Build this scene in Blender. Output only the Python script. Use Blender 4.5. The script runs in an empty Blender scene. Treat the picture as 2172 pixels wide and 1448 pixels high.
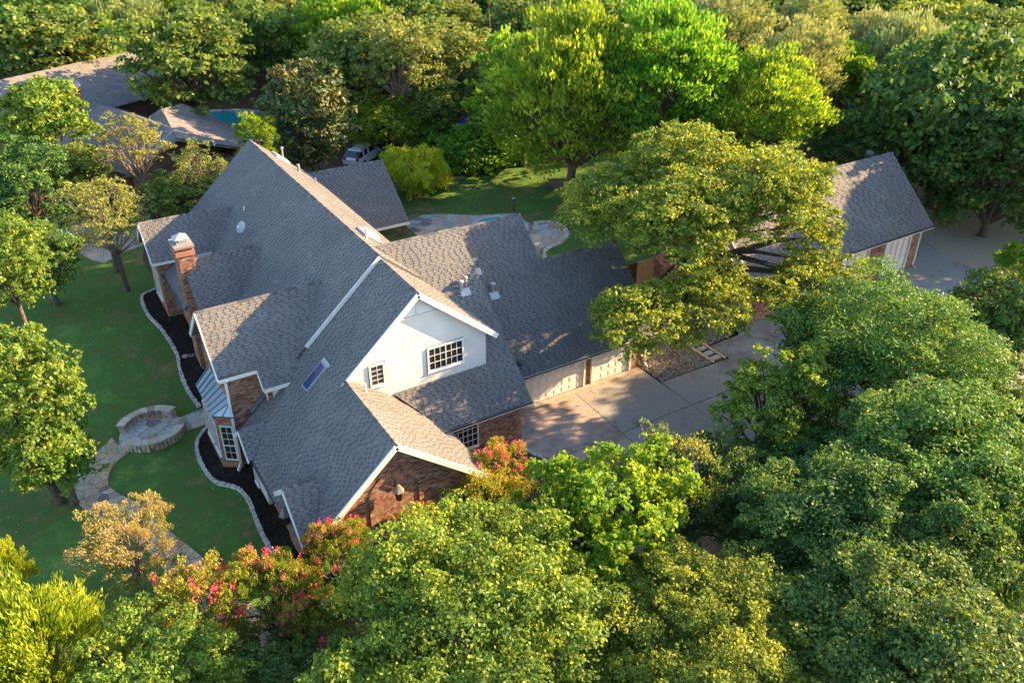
import bpy, math, random
import numpy as np
from mathutils import Vector, Matrix
R_ = random.Random(7)
sc = bpy.context.scene
col = sc.collection

# ------------------------------------------------------------------ camera, sky, sun, exposure
cam_d = bpy.data.cameras.new('camera'); cam = bpy.data.objects.new('camera', cam_d); col.objects.link(cam)
cam.location = (0, 0, 28.0)
cam.rotation_euler = (math.radians(90 - 30.7284), 0, math.radians(-31.4695))
cam_d.sensor_width = 36.0; cam_d.lens = 29.854; cam_d.clip_start = 0.5; cam_d.clip_end = 3000
sc.camera = cam
SUN = Vector((1.0, -0.24, 0.41)).normalized()
w = bpy.data.worlds.new('World'); sc.world = w; w.use_nodes = True
nt = w.node_tree; nt.nodes.clear()
sky = nt.nodes.new('ShaderNodeTexSky'); sky.sky_type = 'NISHITA'; sky.sun_disc = False
sky.sun_elevation = math.asin(SUN.z); sky.sun_rotation = math.atan2(SUN.x, SUN.y)
sky.air_density = 1.0; sky.dust_density = 0.6; sky.ozone_density = 1.6
bg = nt.nodes.new('ShaderNodeBackground'); bg.inputs[1].default_value = 0.12
wo = nt.nodes.new('ShaderNodeOutputWorld')
nt.links.new(sky.outputs[0], bg.inputs[0]); nt.links.new(bg.outputs[0], wo.inputs[0])
sd = bpy.data.lights.new('sun', 'SUN'); sd.energy = 5.0; sd.angle = math.radians(0.55); sd.color = (1.0, 0.68, 0.345)
so = bpy.data.objects.new('sun', sd); col.objects.link(so)
so.rotation_euler = SUN.to_track_quat('Z', 'Y').to_euler()
sc.view_settings.view_transform = 'Standard'; sc.view_settings.look = 'None'
sc.view_settings.exposure = 2.3; sc.view_settings.gamma = 1.0; sc.view_settings.use_curve_mapping = False

# ------------------------------------------------------------------ terrain height
def tz(x, y):
    if y <= 43: return 0.0
    if y >= 53: return 1.6
    t = (math.floor(y) - 43) / 10.0
    f = lambda k: 1.6 * (k * k * (3 - 2 * k))
    return f(t) + (f(min(1, t + .1)) - f(t)) * (y - math.floor(y))

# ------------------------------------------------------------------ materials
MATS = {}
def new_mat(name):
    m = bpy.data.materials.new(name); m.use_nodes = True
    t = m.node_tree; b = t.nodes['Principled BSDF']
    MATS[name] = m
    return m, t, b
def N(t, kind, **kw):
    n = t.nodes.new(kind)
    for k, v in kw.items():
        if k.startswith('i_'):
            key = k[2:]
            n.inputs[int(key) if key.isdigit() else key].default_value = v
        else: setattr(n, k, v)
    return n
def ramp(t, stops, interp='LINEAR'):
    r = t.nodes.new('ShaderNodeValToRGB'); cr = r.color_ramp; cr.interpolation = interp
    while len(cr.elements) < len(stops): cr.elements.new(0.5)
    for e, (p, c) in zip(cr.elements, stops):
        e.position = p; e.color = (c[0], c[1], c[2], 1)
    return r
def coord(t): return N(t, 'ShaderNodeNewGeometry').outputs['Position']
def noise(t, vec, scale, detail=4, rough=.6):
    n = N(t, 'ShaderNodeTexNoise'); n.inputs['Scale'].default_value = scale
    n.inputs['Detail'].default_value = detail; n.inputs['Roughness'].default_value = rough
    t.links.new(vec, n.inputs['Vector']); return n.outputs['Fac']
def mix(t, fac, a, b, mode='MIX'):
    n = N(t, 'ShaderNodeMix', data_type='RGBA', blend_type=mode)
    for s, v in ((0, fac), (6, a), (7, b)):
        if hasattr(v, 'links') or hasattr(v, 'is_linked'): t.links.new(v, n.inputs[s])
        else: n.inputs[s].default_value = v if s == 0 else (v[0], v[1], v[2], 1)
    return n.outputs[2]
def bump(t, b, h, strength=.5, dist=.02):
    n = N(t, 'ShaderNodeBump'); n.inputs['Strength'].default_value = strength; n.inputs['Distance'].default_value = dist
    t.links.new(h, n.inputs['Height']); t.links.new(n.outputs[0], b.inputs['Normal'])
def rnd_fac(t):
    a = N(t, 'ShaderNodeAttribute', attribute_name='rnd'); return a.outputs['Fac']
    o = N(t, 'ShaderNodeObjectInfo')
    s = N(t, 'ShaderNodeMath', operation='ADD'); t.links.new(a.outputs['Fac'], s.inputs[0]); t.links.new(o.outputs['Random'], s.inputs[1])
    f = N(t, 'ShaderNodeMath', operation='FRACT'); t.links.new(s.outputs[0], f.inputs[0]); return f.outputs[0]
def plain(name, c, rough=.6, metal=0.0, var=.12, scale=3.0, spec=.4):
    m, t, b = new_mat(name)
    n = noise(t, coord(t), scale)
    r = ramp(t, [(.3, [v * (1 - var) for v in c]), (.7, [min(1, v * (1 + var)) for v in c])])
    t.links.new(n, r.inputs[0]); t.links.new(r.outputs[0], b.inputs['Base Color'])
    b.inputs['Roughness'].default_value = rough; b.inputs['Metallic'].default_value = metal
    b.inputs['Specular IOR Level'].default_value = spec
    return m
def pieces(name, stops, rough=.85, grain=40, gvar=.25, big=1.2, bumpd=.003):
    m, t, b = new_mat(name)
    f = rnd_fac(t); r = ramp(t, stops); t.links.new(f, r.inputs[0])
    g = noise(t, coord(t), grain, 3); gr = ramp(t, [(.3, [1 - gvar] * 3), (.7, [1 + gvar * .6] * 3)]); t.links.new(g, gr.inputs[0])
    g2 = noise(t, coord(t), big, 3); gr2 = ramp(t, [(.3, [.86] * 3), (.7, [1.08] * 3)]); t.links.new(g2, gr2.inputs[0])
    c = mix(t, 1.0, r.outputs[0], gr.outputs[0], 'MULTIPLY'); c = mix(t, 1.0, c, gr2.outputs[0], 'MULTIPLY')
    t.links.new(c, b.inputs['Base Color']); b.inputs['Roughness'].default_value = rough
    b.inputs['Specular IOR Level'].default_value = .25
    bump(t, b, g, .6, bumpd)
    return m
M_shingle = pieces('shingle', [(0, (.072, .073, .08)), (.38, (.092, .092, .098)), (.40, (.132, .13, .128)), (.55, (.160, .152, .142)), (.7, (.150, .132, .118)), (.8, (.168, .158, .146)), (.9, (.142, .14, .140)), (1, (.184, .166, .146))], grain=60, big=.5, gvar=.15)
M_nshingle = pieces('neighbour_shingle', [(0, (.14, .13, .125)), (.5, (.20, .185, .175)), (1, (.17, .155, .145))], grain=30)
M_brick = pieces('brick_clay', [(0, (.10, .05, .04)), (.15, (.22, .10, .065)), (.4, (.32, .135, .075)), (.6, (.40, .19, .11)), (.75, (.28, .17, .12)), (.88, (.42, .30, .21)), (1, (.17, .10, .08))], grain=50)
M_nbrick = plain('neighbour_brick', (.17, .10, .075), .9, var=.35, scale=9)
M_mortar = plain('mortar', (.42, .38, .33), .9, var=.2, scale=8)
M_white = plain('white_paint', (.64, .62, .58), .5, var=.09, scale=1.4)
M_siding = plain('white_siding', (.56, .53, .49), .65, var=.10, scale=.7)
M_trim = plain('cream_trim', (.66, .60, .52), .5, var=.07, scale=.8)
M_door = plain('garage_door_paint', (.66, .61, .56), .45, var=.06, scale=.7)
M_black = plain('black_metal', (.03, .028, .026), .4, .3)
M_gutter = plain('dark_gutter', (.06, .065, .07), .35, .4)
M_glass = plain('window_glass', (.018, .02, .024), .06, 0, var=.3, spec=.8)
M_blueglass = plain('skylight_glass', (.02, .045, .12), .08, 0, var=.3, spec=.8)
M_metalroof = plain('standing_seam_metal', (.22, .27, .33), .35, .7, var=.08)
M_galv = plain('galvanised_metal', (.34, .35, .36), .5, .4)
M_dome = plain('dome_plastic', (.5, .5, .52), .25, 0, var=.03)
M_wood = plain('dark_wood', (.09, .055, .035), .7, var=.3, scale=6)
M_bark = plain('bark', (.085, .065, .05), .95, var=.45, scale=7)
M_barkp = plain('pale_bark', (.20, .15, .11), .95, var=.35, scale=7)
M_edge = pieces('edging_stone', [(0, (.34, .32, .30)), (.5, (.50, .46, .41)), (1, (.40, .37, .35))], grain=18)
M_cap = pieces('cap_stone', [(0, (.40, .32, .21)), (.4, (.52, .44, .32)), (.7, (.42, .38, .30)), (.85, (.17, .12, .14)), (1, (.46, .38, .27))], grain=12)
M_flag = pieces('flagstone', [(0, (.42, .34, .25)), (.2, (.46, .30, .19)), (.35, (.36, .35, .31)), (.55, (.48, .40, .30)), (.7, (.30, .22, .17)), (.8, (.40, .41, .38)), (.92, (.15, .11, .13)), (1, (.44, .37, .28))], grain=9, gvar=.35, big=2.0)
M_flagb = pieces('buff_flagstone', [(0, (.46, .33, .20)), (.2, (.40, .25, .14)), (.4, (.42, .32, .21)), (.6, (.34, .28, .21)), (.8, (.48, .38, .26)), (.9, (.30, .19, .12)), (.97, (.16, .12, .12)), (1, (.4, .31, .21))], grain=9, gvar=.35, big=2.0)
M_joint = plain('stone_joint', (.34, .28, .21), .95, var=.25, scale=6)
M_tan = plain('tan_wall', (.62, .45, .28), .8, var=.08)
M_olive = plain('olive_siding', (.24, .26, .17), .7)
M_tarp = plain('blue_tarp', (.03, .10, .42), .45, var=.15)
M_carp = plain('white_car_paint', (.72, .74, .77), .25, .1, var=.02)
M_tyre = plain('tyre_rubber', (.02, .02, .02), .8)
M_bluebin = plain('blue_plastic', (.03, .07, .30), .4)
M_greenroof = plain('pale_green_roof', (.20, .30, .26), .6)

def ground_mat(name, stops, scales=(.25, 2.2, 22), wts=(.45, .3, .25), bd=.03, rough=.95):
    m, t, b = new_mat(name); p = coord(t)
    acc = None
    for s, wt in zip(scales, wts):
        n = noise(t, p, s, 5)
        mu = N(t, 'ShaderNodeMath', operation='MULTIPLY'); t.links.new(n, mu.inputs[0]); mu.inputs[1].default_value = wt
        if acc is None: acc = mu.outputs[0]
        else:
            a = N(t, 'ShaderNodeMath', operation='ADD'); t.links.new(acc, a.inputs[0]); t.links.new(mu.outputs[0], a.inputs[1]); acc = a.outputs[0]
    r = ramp(t, stops); t.links.new(acc, r.inputs[0]); t.links.new(r.outputs[0], b.inputs['Base Color'])
    b.inputs['Roughness'].default_value = rough; b.inputs['Specular IOR Level'].default_value = .15
    bump(t, b, noise(t, p, scales[-1] * 1.3, 3), .8, bd)
    return m
M_lawn = ground_mat('lawn_grass', [(.40, (.24, .17, .085)), (.445, (.13, .135, .040)), (.49, (.062, .115, .024)), (.53, (.062, .15, .028)), (.57, (.105, .19, .036)), (.62, (.19, .22, .065))], bd=.10, scales=(.20, 1.1, 13), wts=(.38, .27, .35))
M_soil = ground_mat('forest_floor', [(.3, (.035, .026, .017)), (.5, (.09, .062, .036)), (.7, (.14, .10, .06))], bd=.05)
M_mulch = ground_mat('mulch', [(.38, (.008, .007, .006)), (.5, (.026, .02, .016)), (.64, (.09, .065, .048))], scales=(1.2, 9, 55), wts=(.25, .35, .4), bd=.05)
M_mulchb = ground_mat('brown_mulch', [(.35, (.05, .03, .02)), (.55, (.14, .09, .06)), (.72, (.25, .17, .12))], scales=(1.2, 9, 55), wts=(.2, .35, .45), bd=.05)
M_conc = ground_mat('concrete', [(.36, (.12, .09, .07)), (.43, (.22, .19, .16)), (.50, (.30, .28, .25)), (.57, (.27, .255, .24)), (.66, (.42, .39, .35))], scales=(.18, .9, 14), wts=(.45, .35, .2), bd=.004)
M_concp = ground_mat('pink_concrete', [(.36, (.15, .10, .08)), (.44, (.27, .20, .16)), (.52, (.38, .30, .25)), (.60, (.34, .29, .25)), (.68, (.46, .40, .35))], scales=(.3, 1.4, 14), wts=(.45, .35, .2), bd=.004)
M_gravel = pieces('river_gravel', [(0, (.16, .12, .09)), (.3, (.34, .28, .22)), (.6, (.48, .41, .33)), (.8, (.26, .22, .2)), (1, (.55, .5, .43))], grain=20)
M_litter = pieces('leaf_litter', [(0, (.16, .09, .04)), (.4, (.26, .18, .07)), (.7, (.30, .26, .09)), (1, (.36, .30, .2))], grain=20)
m, t, b = new_mat('pool_water'); b.inputs['Base Color'].default_value = (.03, .33, .36, 1); b.inputs['Roughness'].default_value = .05
bump(t, b, noise(t, coord(t), 3, 3), .3, .02); M_water = m

def leaf_mat(name, stops, trans=.34, rough=.55, spec=.22, tint=.06):
    m, t, b = new_mat(name)
    a = N(t, 'ShaderNodeAttribute', attribute_name='rnd'); r = ramp(t, stops); t.links.new(a.outputs['Fac'], r.inputs[0])
    o = N(t, 'ShaderNodeObjectInfo'); h = N(t, 'ShaderNodeHueSaturation')
    mr = N(t, 'ShaderNodeMapRange'); t.links.new(o.outputs['Random'], mr.inputs[0])
    mr.inputs[3].default_value = .5 - tint * .35; mr.inputs[4].default_value = .5 + tint * .35
    t.links.new(mr.outputs[0], h.inputs['Hue']); h.inputs['Saturation'].default_value = 1.05; h.inputs['Value'].default_value = 1.05
    t.links.new(r.outputs[0], h.inputs['Color'])
    t.links.new(h.outputs[0], b.inputs['Base Color']); b.inputs['Roughness'].default_value = rough
    b.inputs['Specular IOR Level'].default_value = spec
    tr = N(t, 'ShaderNodeBsdfTranslucent')
    br = mix(t, 1.0, h.outputs[0], (1.7, 1.5, .45), 'MULTIPLY'); t.links.new(br, tr.inputs['Color'])
    ms = N(t, 'ShaderNodeMixShader'); ms.inputs[0].default_value = trans
    t.links.new(b.outputs[0], ms.inputs[1]); t.links.new(tr.outputs[0], ms.inputs[2])
    t.links.new(ms.outputs[0], t.nodes['Material Output'].inputs['Surface'])
    return m
LM = {
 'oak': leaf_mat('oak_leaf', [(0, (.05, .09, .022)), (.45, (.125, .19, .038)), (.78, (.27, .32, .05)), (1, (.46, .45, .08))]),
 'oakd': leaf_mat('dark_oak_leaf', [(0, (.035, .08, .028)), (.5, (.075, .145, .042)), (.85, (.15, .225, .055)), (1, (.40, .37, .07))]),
 'oakf': leaf_mat('blue_oak_leaf', [(0, (.045, .095, .03)), (.5, (.10, .175, .045)), (.85, (.21, .27, .06)), (1, (.42, .42, .09))]),
 'oakp': leaf_mat('pale_oak_leaf', [(0, (.10, .13, .04)), (.5, (.20, .235, .065)), (1, (.38, .37, .12))]),
 'elm': leaf_mat('elm_leaf', [(0, (.05, .13, .024)), (.4, (.105, .21, .034)), (.75, (.20, .31, .042)), (1, (.34, .40, .055))], trans=.45),
 'heart': leaf_mat('heart_leaf', [(0, (.07, .15, .022)), (.5, (.16, .27, .035)), (1, (.36, .42, .06))], trans=.45),
 'maple': leaf_mat('maple_leaf', [(0, (.05, .11, .03)), (.5, (.105, .20, .042)), (.85, (.20, .29, .055)), (1, (.32, .36, .07))], trans=.4),
 'juniper': leaf_mat('juniper_leaf', [(0, (.08, .12, .015)), (.5, (.19, .26, .028)), (1, (.42, .44, .05))], trans=.3),
 'magnolia': leaf_mat('magnolia_leaf', [(0, (0.039, 0.069, 0.024)), (.6, (0.072, 0.106, 0.030)), (.78, (0.131, 0.150, 0.042)), (.82, (0.289, 0.125, 0.042)), (1, (0.394, 0.200, 0.071))], trans=.12, rough=.5, spec=.35),
 'greyw': leaf_mat('silver_leaf', [(0, (.10, .14, .07)), (.5, (.20, .25, .12)), (1, (.36, .39, .19))], trans=.3),
 'willow': leaf_mat('willow_leaf', [(0, (0.176, 0.238, 0.027)), (.5, (0.323, 0.406, 0.040)), (1, (0.559, 0.532, 0.066))], trans=.45),
 'vine': leaf_mat('vine_leaf', [(0, (0.059, 0.119, 0.027)), (.5, (0.118, 0.224, 0.033)), (1, (0.221, 0.336, 0.040))]),
 'craper': leaf_mat('coral_crape_leaf', [(0, (.04, .09, .022)), (.5, (.085, .17, .035)), (.78, (.19, .26, .05)), (.93, (.36, .30, .08)), (1, (.50, .26, .14))]),
 'crapeg': leaf_mat('crape_leaf', [(0, (0.073, 0.126, 0.033)), (.5, (0.162, 0.224, 0.047)), (.85, (0.323, 0.308, 0.066)), (1, (0.500, 0.308, 0.120))]),
 'crapet': leaf_mat('tan_crape_leaf', [(0, (.12, .15, .05)), (.45, (.22, .24, .08)), (.75, (.35, .30, .14)), (1, (.46, .34, .22))], trans=.35),
 'crapeb': leaf_mat('blue_crape_leaf', [(0, (.05, .10, .05)), (.6, (.10, .17, .08)), (.92, (.17, .24, .10)), (1, (.34, .30, .14))]),
 'pink': leaf_mat('pink_bloom', [(0, (.55, .05, .15)), (.5, (.72, .10, .24)), (1, (.80, .30, .36))], trans=.3),
 'red': leaf_mat('red_bloom', [(0, (.60, .04, .14)), (.5, (.74, .10, .22)), (1, (.78, .28, .30))], trans=.3),
}
LM['oakw'] = LM['oakf']; LM['oaky'] = LM['oak']; LM['thin'] = LM['oakp']; LM['bush'] = LM['elm']
LM['juniper2'] = LM['greyw']; LM['crapep'] = LM['crapeg']

# ------------------------------------------------------------------ mesh helpers
def wmat(o):
    return o.matrix_basis.copy() if o.parent is None else wmat(o.parent) @ o.matrix_parent_inverse @ o.matrix_basis
def link(o, parent=None, local=False):     # local=False: the child's coordinates are world coordinates
    col.objects.link(o)
    if parent is not None:
        o.parent = parent
        if not local: o.matrix_parent_inverse = wmat(parent).inverted()
    return o
def tag(o, label=None, cat=None, group=None, kind=None):
    if label: o['label'] = label
    if cat: o['category'] = cat
    if group: o['group'] = group
    if kind: o['kind'] = kind
    return o
def empty(name, loc=(0, 0, 0), rz=0, **kw):
    o = bpy.data.objects.new(name, None); o.location = loc; o.rotation_euler.z = rz; o.empty_display_size = .2
    link(o); return tag(o, **kw)
class MB:
    def __init__(s, org=(0, 0, 0)): s.v = []; s.f = []; s.r = []; s.o = org
    def add(s, vs, fs, rnd=None):
        n = len(s.v); s.v.extend([(a[0] - s.o[0], a[1] - s.o[1], a[2] - s.o[2]) for a in vs])
        rr = R_.random() if rnd is None else rnd
        for f in fs: s.f.append([i + n for i in f]); s.r.append(rr)
    def box(s, x0, x1, y0, y1, z0, z1, rnd=None):
        s.add([(x0, y0, z0), (x1, y0, z0), (x1, y1, z0), (x0, y1, z0), (x0, y0, z1), (x1, y0, z1), (x1, y1, z1), (x0, y1, z1)],
              [(0, 3, 2, 1), (4, 5, 6, 7), (0, 1, 5, 4), (1, 2, 6, 5), (2, 3, 7, 6), (3, 0, 4, 7)], rnd)
    def obox(s, c, a, b, d, rnd=None):      # centre and three half-axis vectors
        c, a, b, d = map(Vector, (c, a, b, d)); vs = []
        for k in (-1, 1):
            for i, j in ((-1, -1), (1, -1), (1, 1), (-1, 1)): vs.append(tuple(c + i * a + j * b + k * d))
        s.add(vs, [(0, 3, 2, 1), (4, 5, 6, 7), (0, 1, 5, 4), (1, 2, 6, 5), (2, 3, 7, 6), (3, 0, 4, 7)], rnd)
    def beam(s, p, q, wd, ht, up=(0, 0, 1), rnd=None):
        p = Vector(p); q = Vector(q); a = (q - p); l = a.length; a.normalize(); up = Vector(up)
        sd_ = a.cross(up).normalized(); u2 = sd_.cross(a).normalized()
        s.obox((p + q) / 2, a * l / 2, sd_ * wd / 2, u2 * ht / 2, rnd)
    def prism(s, poly, vec, rnd=None):
        n = len(poly); vec = Vector(vec); a = [tuple(p) for p in poly]; b_ = [tuple(Vector(p) + vec) for p in poly]
        fs = [tuple(range(n - 1, -1, -1)), tuple(range(n, 2 * n))] + [(i, (i + 1) % n, n + (i + 1) % n, n + i) for i in range(n)]
        s.add(a + b_, fs, rnd)
    def tube(s, pts, rad, n=8, rnd=None, cap=True):
        pts = [Vector(p) for p in pts]; rad = rad if isinstance(rad, (list, tuple)) else [rad] * len(pts)
        vs = []; fs = []; prev = None
        for i, p in enumerate(pts):
            d = (pts[min(i + 1, len(pts) - 1)] - pts[max(i - 1, 0)]).normalized()
            if prev is None:
                prev = d.orthogonal().normalized()
            x = (prev - d * prev.dot(d)).normalized(); prev = x; y = d.cross(x)
            for k in range(n):
                an = 2 * math.pi * k / n; vs.append(tuple(p + (x * math.cos(an) + y * math.sin(an)) * rad[i]))
        for i in range(len(pts) - 1):
            for k in range(n): fs.append((i * n + k, i * n + (k + 1) % n, (i + 1) * n + (k + 1) % n, (i + 1) * n + k))
        if cap: fs.append(tuple(range(n - 1, -1, -1))); m_ = (len(pts) - 1) * n; fs.append(tuple(range(m_, m_ + n)))
        s.add(vs, fs, rnd)
    def lathe(s, c, prof, n=16, rnd=None):
        vs = []; fs = []
        for r, z in prof:
            for k in range(n): an = 2 * math.pi * k / n; vs.append((c[0] + r * math.cos(an), c[1] + r * math.sin(an), c[2] + z))
        for i in range(len(prof) - 1):
            for k in range(n): fs.append((i * n + k, i * n + (k + 1) % n, (i + 1) * n + (k + 1) % n, (i + 1) * n + k))
        fs.append(tuple(range(n - 1, -1, -1))); m_ = (len(prof) - 1) * n; fs.append(tuple(range(m_, m_ + n)))
        s.add(vs, fs, rnd)
    def mesh(s, name, mat, smooth=False):
        me = bpy.data.meshes.new(name); me.from_pydata(s.v, [], s.f)
        at = me.attributes.new('rnd', 'FLOAT', 'FACE'); at.data.foreach_set('value', np.array(s.r, dtype=np.float32))
        me.materials.append(mat)
        if smooth: me.shade_smooth()
        me.update(); return me
    def build(s, name, mat, parent=None, smooth=False, **kw):
        o = bpy.data.objects.new(name, s.mesh(name, mat, smooth)); o.location = s.o
        link(o, parent)
        return tag(o, **kw)

def clip_half(poly, p, n):        # keep side where (x-p).n<=0
    out = []
    for i in range(len(poly)):
        a = poly[i]; b_ = poly[(i + 1) % len(poly)]
        da = (a[0] - p[0]) * n[0] + (a[1] - p[1]) * n[1]; db = (b_[0] - p[0]) * n[0] + (b_[1] - p[1]) * n[1]
        if da <= 0: out.append(a)
        if (da < 0 < db) or (db < 0 < da):
            k = da / (da - db); out.append((a[0] + k * (b_[0] - a[0]), a[1] + k * (b_[1] - a[1])))
    return out
def area(p): return .5 * sum(p[i][0] * p[(i + 1) % len(p)][1] - p[(i + 1) % len(p)][0] * p[i][1] for i in range(len(p)))
def inside(p, x, y):
    c = False; n = len(p)
    for i in range(n):
        x1, y1 = p[i]; x2, y2 = p[(i + 1) % n]
        if (y1 > y) != (y2 > y) and x < (x2 - x1) * (y - y1) / (y2 - y1) + x1: c = not c
    return c
def intervals(poly, v):
    xs = []
    for i in range(len(poly)):
        (x1, y1), (x2, y2) = poly[i], poly[(i + 1) % len(poly)]
        if (y1 > v) != (y2 > v): xs.append(x1 + (x2 - x1) * (v - y1) / (y2 - y1))
    xs.sort(); return [(xs[i], xs[i + 1]) for i in range(0, len(xs) - 1, 2)]
def smooth_line(pts, n=6, closed=False):
    P = [Vector((p[0], p[1], 0)) for p in pts]; out = []; L = len(P)
    rng = range(L if closed else L - 1)
    for i in rng:
        g = lambda k: P[k % L] if closed else P[max(0, min(L - 1, k))]
        p0, p1, p2, p3 = g(i - 1), g(i), g(i + 1), g(i + 2)
        for j in range(n):
            t_ = j / n
            q = .5 * ((2 * p1) + (-p0 + p2) * t_ + (2 * p0 - 5 * p1 + 4 * p2 - p3) * t_ ** 2 + (-p0 + 3 * p1 - 3 * p2 + p3) * t_ ** 3)
            out.append((q.x, q.y))
    if not closed: out.append(tuple(pts[-1][:2]))
    return out

# sheet draped on the terrain
import bmesh
def sheet(name, poly, dz, mat, thick=0.0, parent=None, **kw):
    bm = bmesh.new()
    f = bm.faces.new([bm.verts.new((x, y, 0)) for x, y in poly])
    bmesh.ops.triangulate(bm, faces=[f])
    ys = [p[1] for p in poly]
    for k in range(43, 54):
        if min(ys) < k < max(ys):
            bmesh.ops.bisect_plane(bm, geom=bm.verts[:] + bm.edges[:] + bm.faces[:], plane_co=(0, k, 0), plane_no=(0, 1, 0))
    for v in bm.verts: v.co.z = tz(v.co.x, v.co.y) + dz
    bmesh.ops.recalc_face_normals(bm, faces=bm.faces[:])
    if sum(f.normal.z for f in bm.faces) < 0: bmesh.ops.reverse_faces(bm, faces=bm.faces[:])
    if thick:
        r = bmesh.ops.extrude_face_region(bm, geom=bm.faces[:])
        for v in [g for g in r['geom'] if isinstance(g, bmesh.types.BMVert)]: v.co.z += thick
    me = bpy.data.meshes.new(name); bm.to_mesh(me); bm.free(); me.materials.append(mat)
    o = bpy.data.objects.new(name, me); link(o, parent); return tag(o, **kw)

def voronoi_stones(poly, size, name, mat, parent, dz, th=.025, gap=.03, seed=1, stretch=1.0, limit=300):
    rg = random.Random(seed); xs = [p[0] for p in poly]; ys = [p[1] for p in poly]
    pts = []
    for _ in range(9000):
        p = (rg.uniform(min(xs) - .5, max(xs) + .5), rg.uniform(min(ys) - .5, max(ys) + .5))
        s = size * rg.uniform(.6, 1.3)
        if all((p[0] - q[0]) ** 2 + ((p[1] - q[1]) / stretch) ** 2 > s * s for q in pts): pts.append(p)
    extra = MB(); n = 0
    for p in pts:
        near = sorted(pts, key=lambda q: (q[0] - p[0]) ** 2 + (q[1] - p[1]) ** 2)[1:16]
        c = list(poly)
        for q in near:
            mx, my = (p[0] + q[0]) / 2, (p[1] + q[1]) / 2; dx, dy = q[0] - p[0], q[1] - p[1]; L = math.hypot(dx, dy)
            c = clip_half(c, (mx - dx / L * gap / 2, my - dy / L * gap / 2), (dx, dy))
            if len(c) < 3: break
        if len(c) < 3 or abs(area(c)) < .03: continue
        d = [c[0]]
        for a in c[1:]:
            if math.hypot(a[0] - d[-1][0], a[1] - d[-1][1]) > .04: d.append(a)
        if len(d) < 3: continue
        if area(d) < 0: d.reverse()
        cx_ = sum(a[0] for a in d) / len(d); cy_ = sum(a[1] for a in d) / len(d); h = th * rg.uniform(.8, 1.2)
        tgt = MB((cx_, cy_, tz(cx_, cy_))) if n < limit else extra
        bot = [(a[0], a[1], tz(*a) + dz) for a in d]
        top = [(cx_ + (a[0] - cx_) * .975, cy_ + (a[1] - cy_) * .975, tz(*a) + dz + h) for a in d]
        k = len(d); tgt.add(bot + top, [tuple(range(k, 2 * k))] + [(i, (i + 1) % k, k + (i + 1) % k, k + i) for i in range(k)])
        if n < limit: tgt.build(name, mat, parent)
        n += 1
    if extra.v: extra.build(name, mat, parent, kind='stuff')

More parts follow.
